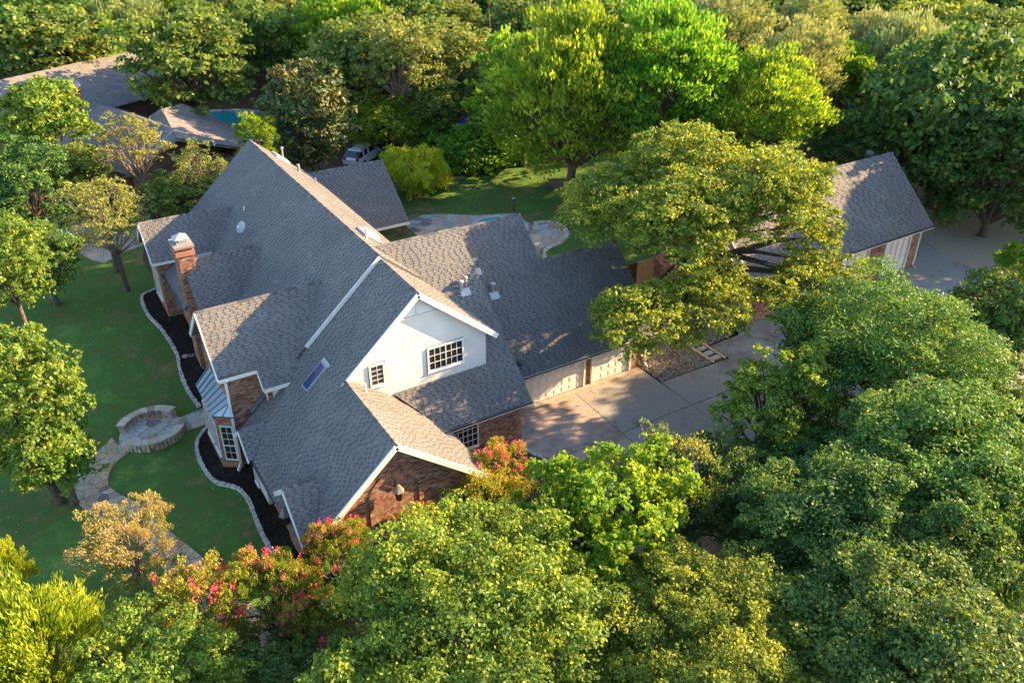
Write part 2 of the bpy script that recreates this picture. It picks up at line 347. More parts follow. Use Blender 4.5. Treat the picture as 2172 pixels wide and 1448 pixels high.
# ------------------------------------------------------------------ roof shingles and bricks on planes
def frame(poly3, udir):
    o = Vector(poly3[0]); u = Vector(udir).normalized()
    n = Vector((0, 0, 0))
    for i in range(len(poly3)):
        a = Vector(poly3[i]); b_ = Vector(poly3[(i + 1) % len(poly3)]); n += (a - o).cross(b_ - o)
    n.normalize()
    if n.z < 0: n = -n
    v = n.cross(u).normalized()
    if v.z < 0: v = -v; u = -u
    return o, u, v, n
def shingles(poly3, udir, parent, mat, individual=None, lift=.004, ex=.15, name='shingle', wr=(.13, .26), every=1):
    o, u, v, n = frame(poly3, udir)
    P = [((Vector(p) - o).dot(u), (Vector(p) - o).dot(v)) for p in poly3]
    v0 = min(p[1] for p in P); v1 = max(p[1] for p in P); mb = MB(); row = 0; vv = v0; cnt = 0
    while vv < v1 - .02:
        va, vb = vv, min(vv + ex, v1)
        ia = intervals(P, va + .003); ib = intervals(P, vb - .003)
        im = intervals(P, (va + vb) / 2)
        for (m0, m1) in im:
            A = min(ia, key=lambda t_: abs(t_[0] - m0) + abs(t_[1] - m1)) if ia else (m0, m1)
            B = min(ib, key=lambda t_: abs(t_[0] - m0) + abs(t_[1] - m1)) if ib else (m0, m1)
            x = min(A[0], B[0]) - (.17 if row % 2 else 0) - R_.uniform(0, .07); high = True
            while x < max(A[1], B[1]):
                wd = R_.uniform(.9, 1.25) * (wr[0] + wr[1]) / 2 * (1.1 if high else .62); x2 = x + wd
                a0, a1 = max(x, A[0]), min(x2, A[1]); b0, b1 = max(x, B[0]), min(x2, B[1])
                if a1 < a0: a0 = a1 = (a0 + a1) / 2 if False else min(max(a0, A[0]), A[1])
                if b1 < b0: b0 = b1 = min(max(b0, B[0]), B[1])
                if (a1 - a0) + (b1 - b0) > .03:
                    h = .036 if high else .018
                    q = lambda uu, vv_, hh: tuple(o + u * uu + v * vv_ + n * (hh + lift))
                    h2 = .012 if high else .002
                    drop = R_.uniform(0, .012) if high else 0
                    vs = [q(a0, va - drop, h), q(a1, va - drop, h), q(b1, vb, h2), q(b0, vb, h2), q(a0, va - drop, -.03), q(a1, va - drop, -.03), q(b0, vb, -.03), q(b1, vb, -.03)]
                    fs = [(0, 1, 2, 3), (4, 5, 1, 0), (5, 7, 2, 1), (6, 4, 0, 3)]
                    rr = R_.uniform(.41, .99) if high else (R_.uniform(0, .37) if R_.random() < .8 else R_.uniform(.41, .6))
                    if rr < .38:
                        k_ = .5; vm = va + (vb - va) * k_; m0_, m1_ = a0 + (b0 - a0) * k_, a1 + (b1 - a1) * k_; hm = h + (h2 - h) * k_
                        vs = [q(a0, va, h), q(a1, va, h), q(m1_, vm, hm), q(m0_, vm, hm)]
                        mb.add(vs, [(0, 1, 2, 3)], rr); mb.add([vs[3], vs[2], q(b1, vb, h2), q(b0, vb, h2)], [(0, 1, 2, 3)], R_.uniform(.42, .95))
                        x = x2; high = not high if R_.random() < .94 else high
                        continue
                    if individual and cnt < individual[0] and individual[1](vs[0]) and (a1 - a0) > .12:
                        c = tuple(o + u * (a0 + a1) / 2 + v * va); b_ = MB(c); b_.add(vs, fs, rr); b_.build(name, mat, parent); cnt += 1
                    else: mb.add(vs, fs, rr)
                x = x2; high = not high if R_.random() < .94 else high
        vv += ex; row += 1
    if mb.v: mb.build('shingle', mat, parent, kind='stuff')
def slab(poly3, parent, mat, th=.14, name='roof_deck'):
    o, u, v, n = frame(poly3, (poly3[1][0] - poly3[0][0], poly3[1][1] - poly3[0][1], poly3[1][2] - poly3[0][2]))
    mb = MB(); mb.prism([Vector(p) - n * .02 for p in poly3], -n * th); return mb.build(name, mat, parent)
def ridge_cap(p, q, n1, n2, parent, mat, w_=.15):
    p = Vector(p); q = Vector(q); L = (q - p).length; a = (q - p) / L; mb = MB(); k = int(L / .2)
    s1 = Vector(n1).normalized(); s2 = Vector(n2).normalized()   # downslope directions
    for i in range(k):
        c0 = p + a * (L * i / k); c1 = p + a * (L * (i + 1) / k + .03); up = Vector((0, 0, 1))
        h0, h1 = .035, .055
        mb.add([tuple(c0 + up * h0), tuple(c1 + up * h1), tuple(c1 + s1 * w_ + up * h1), tuple(c0 + s1 * w_ + up * h0), tuple(c1 + s2 * w_ + up * h1), tuple(c0 + s2 * w_ + up * h0), tuple(c1 - up * .02), tuple(c1 + s1 * w_ - up * .0), tuple(c1 + s2 * w_ - up * .0)],
               [(0, 1, 2, 3), (0, 5, 4, 1), (1, 6, 7, 2), (1, 4, 8, 6)])
    return mb.build('ridge_cap', mat, parent)
def bricks(origin, udir, wid, hgt, parent, outward, poly=None, holes=(), individual=0, mat=None, course=.0755, length=.215, backing=True, depth=.012, name='brick', ex_fn=None):
    mat = mat or M_brick
    o = Vector(origin); u = Vector(udir).normalized(); v = Vector((0, 0, 1)); n = Vector(outward).normalized()
    P = poly or [(0, 0), (wid, 0), (wid, hgt), (0, hgt)]
    mb = MB(); v0 = min(p[1] for p in P); v1 = max(p[1] for p in P); row = 0; vv = v0; cnt = 0; indiv = []
    while vv < v1 - .02:
        va, vb = vv + .010, min(vv + course, v1)
        for (m0, m1) in intervals(P, (va + vb) / 2):
            segs = [(m0, m1)]
            for (h0, h1, g0, g1) in holes:
                if g0 < (va + vb) / 2 < g1:
                    ns = []
                    for a, b_ in segs:
                        if h1 <= a or h0 >= b_: ns.append((a, b_))
                        else:
                            if h0 > a: ns.append((a, h0))
                            if h1 < b_: ns.append((h1, b_))
                    segs = ns
            if ex_fn:
                ns = []
                for a, b_ in segs:
                    e = ex_fn((va + vb) / 2)
                    if e and e[0] < b_ and e[1] > a:
                        if e[0] > a: ns.append((a, e[0]))
                        if e[1] < b_: ns.append((e[1], b_))
                    else: ns.append((a, b_))
                segs = ns
            for a, b_ in segs:
                x = math.floor(a / length) * length - (length / 2 if row % 2 else 0)
                while x < b_:
                    x0, x1 = max(x + .005, a), min(x + length - .005, b_)
                    if x1 - x0 > .025:
                        d = depth * R_.uniform(.7, 1.5)
                        q = lambda uu, vv_, dd: tuple(o + u * uu + v * vv_ + n * dd)
                        vs = [q(x0, va, d), q(x1, va, d), q(x1, vb, d), q(x0, vb, d), q(x0, va, -.01), q(x1, va, -.01), q(x1, vb, -.01), q(x0, vb, -.01)]
                        fs = [(0, 1, 2, 3), (4, 5, 1, 0), (5, 6, 2, 1), (6, 7, 3, 2), (7, 4, 0, 3)]
                        if n.dot(u.cross(v)) < 0: fs = [tuple(reversed(f)) for f in fs]
                        if cnt < individual and x1 - x0 > .18:
                            indiv.append((vs, fs)); cnt += 1
                        else: mb.add(vs, fs)
                    x += length
        vv += course; row += 1
    if indiv:
        vs0, fs0 = indiv[0]; c0 = Vector(vs0[0]); b_ = MB(tuple(c0)); b_.add(vs0, fs0, 0.0); me = b_.mesh(name, mat)
        for vs, fs in indiv:
            ob = bpy.data.objects.new(name, me); ob.location = vs[0]; link(ob, parent)
    if mb.v: mb.build(name, mat, parent, kind='stuff')
    return mb

# ================================================================== SETTING: ground, lawn, paths
S_ = dict(kind='structure')
def big_ground():
    xs = [-600, -200, -60, -20, 0, 20, 40, 60, 80, 120, 200, 400, 900]; ys = [-600, -100, 0, 20] + list(range(43, 54)) + [70, 90, 120, 160, 220, 400, 1200]
    mb = MB(); vs = [(x, y, tz(x, y) - .03) for y in ys for x in xs]; n = len(xs)
    mb.add(vs, [(j * n + i, j * n + i + 1, (j + 1) * n + i + 1, (j + 1) * n + i) for j in range(len(ys) - 1) for i in range(n - 1)])
    mb.build('ground', M_soil, **S_)
big_ground()
sheet('lawn', [(-14, 20), (-3, 22.5), (4, 24.5), (6.2, 27), (6.4, 62), (7.5, 66), (3.5, 66.8), (2.2, 70), (-1, 72), (-14, 70)], 0, M_lawn, **S_)
sheet('lawn', [(17.5, 58), (24, 52), (24.5, 40), (36, 40), (52, 46), (54, 58), (47, 68), (40, 70), (34, 69), (30, 66), (24, 68), (17.5, 66)], 0, M_lawn, **S_)
sheet('lawn', [(52, 82), (60, 96), (64, 112), (58, 116), (50, 98)], 0, M_lawn, **S_)
sheet('lawn', [(98, 78), (112, 84), (106, 92), (95, 86)], 0, M_lawn, **S_)
# driveway slabs (joints left open between them)
def slab_poly(p, mat=M_conc): sheet('driveway_slab', p, .01, mat, thick=.05, **S_)
sheet('driveway_base', [(19.5, 33.6), (19.5, 18), (74, 18), (74, 45), (57, 45), (57, 33.9), (38, 33.9), (38, 33.3), (35.2, 31.2), (29.6, 31.2), (29.6, 33.6)], .0, M_joint, **S_)
slab_poly([(21.0, 33.1), (19.6, 33.1), (19.6, 30.9), (19.3, 30.3), (20.1, 28.66), (24.56, 28.66), (24.56, 33.1)], M_concp)
slab_poly([(24.6, 33.1), (24.6, 28.7), (29.62, 28.7), (29.54, 33.1)])
slab_poly([(29.66, 31.38), (29.66, 28.7), (35.0, 28.7), (35.0, 31.30)])
slab_poly([(19.6, 33.5), (19.6, 33.13), (29.5, 33.13), (29.5, 33.5)], M_concp)
slab_poly([(20.15, 28.62), (21.5, 24), (24.56, 22), (24.56, 28.62)], M_concp)
slab_poly([(24.6, 28.62), (24.6, 19), (29.6, 19), (29.6, 28.62)])
slab_poly([(29.64, 28.62), (29.64, 19), (35.0, 19), (35.0, 28.62)])
slab_poly([(35.04, 31.3), (35.04, 24), (44, 24), (44, 33.8), (38.1, 33.8), (37.6, 33.1), (35.04, 33.0)])
slab_poly([(44.04, 33.8), (44.04, 24), (52, 24.5), (52, 33.8)])
slab_poly([(52.04, 33.8), (52.04, 24.5), (57.2, 25.5), (59.5, 29.5), (60.2, 34), (61.5, 37), (66, 39.5), (72.5, 40), (72.5, 43), (62, 42), (57.2, 38.5), (56.6, 33.8)])
# gravel bed with pavers between the garages
gravel_poly = [(29.6, 33.4), (29.7, 31.45), (34.9, 31.4), (34.9, 33.1), (37.5, 33.3), (37.9, 34), (37.9, 46), (29.8, 46)]
sheet('gravel_base', gravel_poly, .012, M_mulchb, **S_)
def pebbles(poly, n, name, mat, zz, r0=.03, r1=.075, seed=3):
    rg = np.random.RandomState(seed); xs = [p[0] for p in poly]; ys = [p[1] for p in poly]; mb = MB(); k = 0
    while k < n:
        x = rg.uniform(min(xs), max(xs)); y = rg.uniform(min(ys), max(ys))
        if not inside(poly, x, y): continue
        k += 1; r = rg.uniform(r0, r1); a = rg.uniform(0, 6.28); z = tz(x, y) + zz; c_, s_ = math.cos(a), math.sin(a); e = rg.uniform(.6, 1)
        q = lambda i, j, h: (x + (i * c_ - j * e * s_) * r, y + (i * s_ + j * e * c_) * r, z + h * r)
        mb.add([q(-1, -.3, 0), q(0, -1, 0), q(1, -.2, 0), q(.2, 1, 0), q(-.5, -.2, .7), q(.1, -.5, .75), q(.5, 0, .7), q(0, .5, .7)],
               [(0, 1, 5, 4), (1, 2, 6, 5), (2, 3, 7, 6), (3, 0, 4, 7), (4, 5, 6, 7)])
    mb.build(name, mat, kind='stuff')
pebbles([(29.7, 33.3), (29.75, 31.5), (33.9, 31.45), (33.9, 38), (29.8, 38)], 5200, 'gravel', M_gravel, .02)
pebbles([(34.95, 33.2), (37.4, 33.4), (37.8, 38), (34.95, 38)], 1800, 'gravel', M_gravel, .02, seed=8)
step = empty('stepping_path', (34.4, 33, 0), label='short path of pale square pavers edged with timber rails through the gravel', cat='path')
for i in range(9):
    y = 31.62 + i * .62; mb = MB((34.36, y, .03)); mb.box(34.05, 34.67, y, y + .38, .03, .085); mb.build('paver', M_edge, step)
for x in (33.88, 34.84): mb = MB(); mb.box(x - .06, x + .06, 31.45, 38.5, .0, .12); mb.build('edging_rail', M_tan, step)

# mulch beds with edging stones
eU = [(6.75, 56.9), (6.03, 56.3), (5.15, 55.7), (5.0, 52.9), (5.4, 50.54), (5.61, 48.25), (5.42, 47.1), (5.35, 45.07), (5.56, 43.1)]
eL = [(5.55, 41.2), (4.65, 40.05), (4.36, 38.7), (4.38, 37.19), (4.62, 36.0), (5.33, 35.16), (5.6, 34.03), (5.52, 32.6), (5.45, 30.9), (5.5, 29.0), (5.3, 27.2)]
sU = smooth_line(eU, 8); sL = smooth_line(eL, 8)
sheet('mulch_bed', sU + [(6.9, 43.1), (7.8, 57)], .03, M_mulch, **S_)
sheet('mulch_bed', sL + [(6, 24.5), (13, 24.5), (13, 27.2), (7, 27.2), (7.2, 41.2)], .03, M_mulch, **S_)
mR = [(15.0, 30.97), (19.3, 30.97), (19.15, 30.2), (19.5, 29.3), (19.75, 28.6), (19.2, 27.2), (15, 27.2)]
sheet('mulch_bed', mR, .03, M_mulchb, **S_)
pebbles(sU + [(6.9, 43.1), (7.8, 57)], 2500, 'bark_chips', M_mulch, .03, .02, .06, 21)
pebbles(sL + [(7.2, 26), (7.2, 41.2)], 3500, 'bark_chips', M_mulch, .03, .02, .06, 22)
pebbles(mR, 2500, 'bark_chips', M_mulchb, .03, .02, .06, 23)
def edging(line, label, parent=None, w_=.2, l_=.34, jit=.3, seed=1, name='edging_stone'):
    rg = random.Random(seed); root = empty('stone_edging', (line[0][0], line[0][1], tz(*line[0])), label=label, cat='garden edging')
    P = [Vector((a[0], a[1], 0)) for a in line]; i = 0; carry = P[0]; j = 1
    while j < len(P):
        L = l_ * rg.uniform(1 - jit, 1 + jit); nxt = None
        while j < len(P):
            if (P[j] - carry).length >= L: nxt = carry + (P[j] - carry).normalized() * L; break
            j += 1
        if nxt is None: break
        m = (carry + nxt) / 2; d = (nxt - carry).normalized(); z = tz(m.x, m.y); s_ = Vector((-d.y, d.x, 0)); d2 = (d + s_ * rg.uniform(-.12, .12)).normalized(); s2 = Vector((-d2.y, d2.x, 0))
        mb = MB((m.x, m.y, z)); hw = w_ / 2 * rg.uniform(.85, 1.15); hl = L / 2 - .012; h = .13 * rg.uniform(.85, 1.2)
        q = lambda a, b_, zz: tuple(m + d2 * a * hl + s2 * b_ * hw + Vector((0, 0, z + zz)))
        e = [rg.uniform(.78, .97) for _ in range(4)]
        mb.add([q(-1, -1, 0), q(1, -1, 0), q(1, 1, 0), q(-1, 1, 0), q(-e[0], -e[1], h), q(e[1], -e[2], h * .95), q(e[2], e[3], h), q(-e[3], e[0], h * 1.04)],
               [(4, 5, 6, 7), (0, 1, 5, 4), (1, 2, 6, 5), (2, 3, 7, 6), (3, 0, 4, 7)]); mb.build(name, M_edge, root)
        carry = nxt
    return root
edging(sU, 'pale cut stone edging along the black mulch bed left of the chimney')
edging(sL, 'pale cut stone edging curving round the black mulch bed below the bay window', seed=2)
edging(smooth_line([(19.2, 30.6), (19.4, 29.7), (19.75, 28.8), (19.4, 27.6)], 6), 'short pale stone edging of the small brown mulch bed at the driveway corner', seed=3)

# curved flagstone walk
inner = smooth_line([(1.34, 40.95), (.52, 40.35), (.04, 39.4), (-.01, 38.45), (.43, 37.39), (1.03, 36.26), (1.92, 33.4), (2.75, 31.0), (3.3, 29.0), (3.9, 26.8), (4.5, 24.6), (5.2, 21)], 5)
outer = smooth_line([(.75, 42.75), (-.65, 41.2), (-1.54, 39.98), (-1.69, 38.9), (-1.45, 37.62), (-.91, 36.55), (-.3, 35.5), (.53, 33.4), (1.1, 31.13), (1.7, 29.0), (2.3, 26.6), (3.0, 24.2), (3.6, 20.6)], 5)
walk_poly = inner + outer[::-1]
sheet('path', walk_poly, .006, M_joint, **S_)
walk = empty('flagstone_walk', (0, 38, 0), label='curving walk of buff and rust flagstones across the shaded front lawn', cat='path')
voronoi_stones(walk_poly, .62, 'flagstone', M_flagb, walk, .008, th=.035, gap=.025, seed=5, stretch=.8)
disc = [(2.75 + 1.72 * math.cos(a * math.pi / 16), 42.1 + 1.72 * math.sin(a * math.pi / 16)) for a in range(32)]
sheet('path', disc, .010, M_joint, **S_)
seat = empty('round_stone_seat', (2.75, 42.1, 0), label='round sitting circle of two curved stone walls on a flagstone disc', cat='stone seat')
voronoi_stones(disc, .85, 'flagstone', M_flag, seat, .012, th=.03, gap=.02, seed=9)
bayp = [(4.3, 42.75), (5.95, 43.0), (6.1, 41.5), (5.5, 41.35), (4.1, 41.2)]
sheet('path', bayp, .012, M_joint, **S_)
bw = empty('flagstone_walk', (5, 42, 0), label='short grey-green flagstone walk from the stone seat to the bay window', cat='path')
voronoi_stones(bayp, 1.1, 'flagstone', M_flag, bw, .014, th=.03, gap=.02, seed=4)
for a0, a1 in ((32, 152), (-148, -16)):
    n = 9; r0, r1 = 1.42, 1.78
    for k in range(n):
        b0 = math.radians(a0 + (a1 - a0) * k / n + .35); b1 = math.radians(a0 + (a1 - a0) * (k + 1) / n - .35); cs = [(2.75, 42.1)]
        pt = lambda r, a, z: (2.75 + r * math.cos(a), 42.1 + r * math.sin(a), z)
        mb = MB(pt(1.6, b0, 0)); bm_ = (b0 + b1) / 2; zt = .50; e = .05
        vs = [pt(r0 - e, b0, zt), pt(r1 + e, b0, zt), pt(r1 + e, bm_, zt), pt(r1 + e, b1, zt), pt(r0 - e, b1, zt), pt(r0 - e, bm_, zt)]
        mb.prism(vs, (0, 0, .075), .9 if (a0 < 0 and k == n - 1) or (a0 > 0 and k == 3) else R_.uniform(0, .65)); mb.build('cap_stone', M_cap, seat)
        for layer in range(2):
            for sub in range(2):
                c0 = b0 + (b1 - b0) * sub / 2 + .012; c1 = b0 + (b1 - b0) * (sub + 1) / 2 - .012; z0 = .02 + .24 * layer; z1 = z0 + .225
                ra, rb = r0 + R_.uniform(-.02, .02), r1 + R_.uniform(-.02, .02); mb = MB(pt(1.6, c0, 0))
                mb.prism([pt(ra, c0, z0), pt(rb, c0, z0), pt(rb, c1, z0), pt(ra, c1, z0)], (0, 0, z1 - z0)); mb.build('wall_stone', M_flag, seat)
# back terrace with spa pool
patio = smooth_line([(25.3, 56.97), (25.7, 58.0), (27.3, 58.7), (28.9, 58.1), (30.6, 56.75), (32.2, 55.9), (33.9, 55.2), (34.1, 54.3), (33.9, 53.1), (34.4, 52.2), (35.6, 51.9), (35.7, 50.8), (35.5, 49.95), (34.6, 49.55), (33.5, 49.4), (32.5, 49.0), (31.9, 48.2), (29, 47.5), (26, 49), (25.2, 52), (25.2, 54.6)], 4, closed=True)
sheet('terrace_base', patio, .012, M_joint, **S_)
poolc = [(31.5 + 1.9 * math.cos(a * math.pi / 12), 53.2 + 2.1 * math.sin(a * math.pi / 12)) for a in range(24)]
ter = empty('flagstone_terrace', (29, 55, 1.6), label='irregular flagstone terrace behind the house around the small pool', cat='terrace')
voronoi_stones(patio, .95, 'flagstone', M_flag, ter, .016, th=.03, gap=.05, seed=12)
pool = empty('spa_pool', (31.5, 53.2, 1.6), label='small turquoise pool sunk in the terrace behind the garage roof', cat='pool')
mb = MB(); mb.prism([(x, y, 1.66) for x, y in poolc], (0, 0, .03)); mb.build('water', M_water, pool)
for k in range(24):
    mb = MB((poolc[k][0], poolc[k][1], 1.6)); a, b_ = poolc[k], poolc[(k + 1) % 24]; g = lambda p, s_: (31.5 + (p[0] - 31.5) * s_, 53.2 + (p[1] - 53.2) * s_, 1.62)
    mb.prism([g(a, .99), g(a, 1.15), g(b_, 1.15), g(b_, .99)], (0, 0, .12)); mb.build('coping_stone', M_edge, pool)
edging(smooth_line([(34.2, 52.6), (35.5, 52.2), (35.95, 51.2), (35.7, 50.0), (34.6, 49.3), (33.3, 49.1), (32.5, 48.5), (32.1, 47.4)], 7), 'white rubble stone border on the right side of the terrace', w_=.34, l_=.3, jit=.45, seed=6, name='border_stone')
# shaded back ground and left drive
sheet('dirt_yard', [(32, 70), (36, 71), (48, 72), (50, 82), (44, 84), (36, 80)], .01, M_mulchb, **S_)
sheet('side_drive', [(-14, 77), (-.8, 77), (5, 70.3), (9, 68), (9, 65), (5.6, 63.9), (3.9, 62.6), (3.2, 63.6), (2.6, 65.5), (-1, 70.5), (-14, 73.6)], .02, M_concp, **S_)
sheet('side_path', [(40.5, 92.4), (44, 95), (44.5, 98), (39, 93.4)], .03, M_concp, **S_)

# ================================================================== MAIN HOUSE
H = empty('house', (12.5, 40, 0), label='large brick house with grey shingled gables, a white gable wall and a chimney', cat='house')
p9 = .9
zM = lambda x: 2.3 + p9 * (x - 6.18)
zR = lambda y: 2.8 + p9 * (y - 30.54)
zG = lambda y: 2.6 + p9 * (y - 32.85)
SL = .82
def roof(poly, udir, ind=None, th=.16, **k):
    d = slab(poly, H, M_shingle, th, 'roof'); shingles(poly, udir, d, M_shingle, individual=ind, **k); return d
Xd, Yd = (1, 0, 0), (0, 1, 0)
# --- slope facing -X (lower, front)
rM = roof([(6.18, 26.55, zM(6.18)), (6.18, 36.45, zM(6.18)), (14.55, 36.45, zM(14.55)), (14.55, 32.12, zM(14.55)), (10.6, 32.12, zM(10.6)), (10.6, 26.55, zM(10.6))], Yd,
     ind=(300, lambda c: c[0] > 7.2 and c[1] < 30.2))
# upper raised main slope
up = .2
rU = roof([(7.0, 36.38, zM(7.0) + up), (7.0, 58.5, zM(7.0) + up), (14.53, 58.5, zM(14.53) + up), (14.53, 36.38, zM(14.53) + up)], Yd)
# +X slopes
zS = lambda x: zM(14.53) + up - SL * (x - 14.53)
roof([(14.53, 36.38, zS(14.53)), (14.53, 58.5, zS(14.53)), (18.4, 58.5, zS(18.4)), (18.4, 36.38, zS(18.4))], Yd)
zS2 = lambda x: zM(14.55) - SL * (x - 14.55)
roof([(14.55, 32.12, zS2(14.55)), (14.55, 36.4, zS2(14.55)), (18.75, 36.4, zS2(18.75)), (18.75, 32.12, zS2(18.75))], Yd)
zL = lambda x: zM(10.6) - .8 * (x - 10.6)
roof([(10.6, 26.55, zL(10.6)), (10.6, 32.46, zL(10.6)), (13.1, 32.46, zL(13.1)), (15.08, 30.45, zL(15.08)), (15.08, 26.55, zL(15.08))], Yd)
# cross wing slope facing -Y
roof([(14.9, 30.54, zR(30.54)), (19.9, 30.54, zR(30.54)), (19.9, 38.2, zR(38.2)), (14.9, 38.2, zR(38.2)), (12.9, 36.2, zR(36.2)), (12.4, 33.1, zR(33.1))], Xd)
roof([(14.9, 38.2, zR(38.2)), (19.9, 38.2, zR(38.2)), (19.9, 45.5, zR(30.9)), (14.9, 45.5, zR(30.9))], Xd)
# garage slope
roof([(19.7, 32.85, zG(32.85)), (30.35, 32.85, zG(32.85)), (30.35, 37.5, zG(37.5)), (24.9, 37.5, zG(37.5)), (24.9, 39.8, zG(39.8)), (19.7, 39.8, zG(39.8))], Xd, ind=None)
roof([(19.7, 39.8, zG(39.8)), (24.9, 39.8, zG(39.8)), (24.9, 46.0, zG(33.6)), (19.7, 46.0, zG(33.6))], Xd)
roof([(24.9, 37.5, zG(37.5)), (30.35, 37.5, zG(37.5)), (30.35, 42, zG(33)), (24.9, 42, zG(33))], Xd)
# D1 gable wing
z1, y1 = 8.02, 39.15
zD = lambda y: z1 - p9 * abs(y1 - y)
roof([(5.76, 36.42, zD(36.42)), (7.62, 36.42, zD(36.42)), (7.62, 35.62, zD(35.62)), (9.75, 35.62, zD(35.62)), (12.55, 39.15, z1), (5.76, 39.15, z1)], Xd)
roof([(5.76, 39.15, z1), (12.55, 39.15, z1), (9.8, 42, zD(42)), (5.76, 42, zD(42))], Xd)
# D2 chimney wing
z2, y2 = 7.3, 47.05
zE = lambda y: z2 - p9 * abs(y2 - y)
roof([(6.85, 44.0, zE(44.0)), (8.5, 44.0, zE(44.0)), (11.75, 47.05, z2), (6.85, 47.05, z2)], Xd)
roof([(6.85, 47.05, z2), (11.75, 47.05, z2), (8.5, 50.2, zE(50.2)), (6.85, 50.2, zE(50.2))], Xd)
# D3 far wing
z3, y3 = 7.45, 53.75
zF = lambda y: z3 - p9 * abs(y3 - y)
roof([(5.78, 51.62, zF(51.62)), (9.6, 51.62, zF(51.62)), (11.95, 53.75, z3), (5.78, 53.75, z3)], Xd)
roof([(5.78, 53.75, z3), (11.95, 53.75, z3), (9.6, 55.95, zF(55.95)), (5.78, 55.95, zF(55.95))], Xd)
# porch roof between the chimney and the far wing
roof([(6.32, 46.6, 4.55), (6.32, 51.9, 4.65), (7.6, 51.9, 5.8), (7.6, 46.6, 5.7)], Yd)
# small entry gable at the lower front, and the gablet under the tall wing
z4, y4 = 4.2, 28.8
zH = lambda y: z4 - .82 * abs(y4 - y)
roof([(6.18, 26.5, zH(26.5)), (6.7, 26.5, zH(26.5)), (8.3, 28.8, z4), (6.18, 28.8, z4)], Xd)
roof([(6.18, 28.8, z4), (8.3, 28.8, z4), (7.1, 30.4, zH(30.4)), (6.18, 30.4, zH(30.4))], Xd)
z5, y5 = 3.38, 35.05
zI = lambda y: z5 - .8 * abs(y5 - y)
roof([(5.95, 33.8, zI(33.8)), (6.4, 33.8, zI(33.8)), (7.4, 35.05, z5), (5.95, 35.05, z5)], Xd)
roof([(5.95, 35.05, z5), (7.4, 35.05, z5), (6.5, 36.3, zI(36.3)), (5.95, 36.3, zI(36.3))], Xd)
# covered patio wing
zP = lambda y: 2.8 + .84 * (y - 55.5)
P0 = 1.0
roof([(17.4, 55.5, 2.8), (24.8, 55.5, 2.8), (24.8, 59.8, zP(59.8)), (17.0, 59.8, zP(59.8))], Xd)
roof([(17.0, 59.8, zP(59.8)), (24.8, 59.8, zP(59.8)), (24.8, 64.1, 2.8), (17.4, 64.1, 2.8)], Xd)
# ridge caps
dx9 = (-1, 0, -p9); dxS = (1, 0, -SL); dy9 = (0, -1, -p9); dyb = (0, 1, -p9)
for a, b_, s1, s2 in (((14.53, 36.4, zM(14.53) + up), (14.53, 58.5, zM(14.53) + up), dx9, dxS), ((14.55, 32.12, zM(14.55)), (14.55, 36.35, zM(14.55)), dx9, dxS),
        ((10.6, 26.55, zM(10.6)), (10.6, 32.3, zM(10.6)), dx9, (1, 0, -.8)), ((15.2, 38.2, zR(38.2)), (19.9, 38.2, zR(38.2)), dy9, dyb), ((19.95, 39.8, zG(39.8)), (24.9, 39.8, zG(39.8)), dy9, dyb),
        ((24.95, 37.5, zG(37.5)), (30.35, 37.5, zG(37.5)), dy9, dyb), ((5.76, 39.15, z1), (12.5, 39.15, z1), dy9, dyb), ((6.85, 47.05, z2), (11.7, 47.05, z2), dy9, dyb),
        ((5.78, 53.75, z3), (11.9, 53.75, z3), dy9, dyb), ((6.18, 28.8, z4), (8.3, 28.8, z4), dy9, dyb), ((5.95, 35.05, z5), (7.4, 35.05, z5), dy9, dyb), ((17.2, 59.8, zP(59.8)), (24.8, 59.8, zP(59.8)), dy9, dyb)):
    ridge_cap(a, b_, s1, s2, H, M_shingle)

# --- walls (bodies behind the brick skin)
def body(prof, axis, a, b_, mat=M_mortar, name='wall'):
    mb = MB()
    if axis == 'y': mb.prism([(x, a, z) for x, z in prof], (0, b_ - a, 0))
    else: mb.prism([(a, y, z) for y, z in prof], (b_ - a, 0, 0))
    return mb.build(name, mat, H)
T = .22
w_front = body([(6.6, 0), (14.7, 0), (14.7, zL(14.7) - T), (10.6, zM(10.6) - T), (6.6, zM(6.6) - T)], 'y', 26.97, 32.5)
w_white = body([(7.3, 0), (18.3, 0), (18.3, zS2(18.3) - T), (14.55, zM(14.55) - T), (7.3, zM(7.3) - T)], 'y', 32.47, 58.1)
w_cross = body([(30.97, 0), (45.2, 0), (45.2, zR(31.2) - T), (38.2, zR(38.2) - T), (30.97, zR(30.97) - T)], 'x', 14.0, 19.5)
w_gar = body([(33.62, 0), (45.6, 0), (45.6, zG(34) - T), (39.8, zG(39.8) - T), (33.62, zG(33.62) - T)], 'x', 19.5, 24.6)
w_gar2 = body([(33.62, 0), (41.6, 0), (41.6, zG(33.4) - T), (37.5, zG(37.5) - T), (33.62, zG(33.62) - T)], 'x', 24.6, 30.0)
w_d1 = body([(36.78, 0), (41.5, 0), (41.5, zD(41.5) - T), (39.15, z1 - T), (36.78, zD(36.78) - T)], 'x', 6.15, 8.5)
w_d1b = body([(35.97, 3.2), (37.5, 3.2), (37.5, zD(37.5) - T), (35.97, zD(35.97) - T)], 'x', 7.85, 10.5, M_siding)
w_d2 = body([(44.4, 0), (49.8, 0), (49.8, zE(49.8) - T), (47.05, z2 - T), (44.4, zE(44.4) - T)], 'x', 7.25, 9.0)
w_d3 = body([(52.0, 0), (55.6, 0), (55.6, zF(55.6) - T), (53.75, z3 - T), (52.0, zF(52.0) - T)], 'x', 6.12, 9.0)
w_link = body([(41.4, 0), (52.2, 0), (52.2, 4.6), (41.4, 4.0)], 'x', 7.0, 8.2)
w_entry = body([(27.0, 0), (30.2, 0), (30.2, zH(30.2) - T), (28.8, z4 - T), (27.0, zH(27.0) - T)], 'x', 6.5, 7.2)
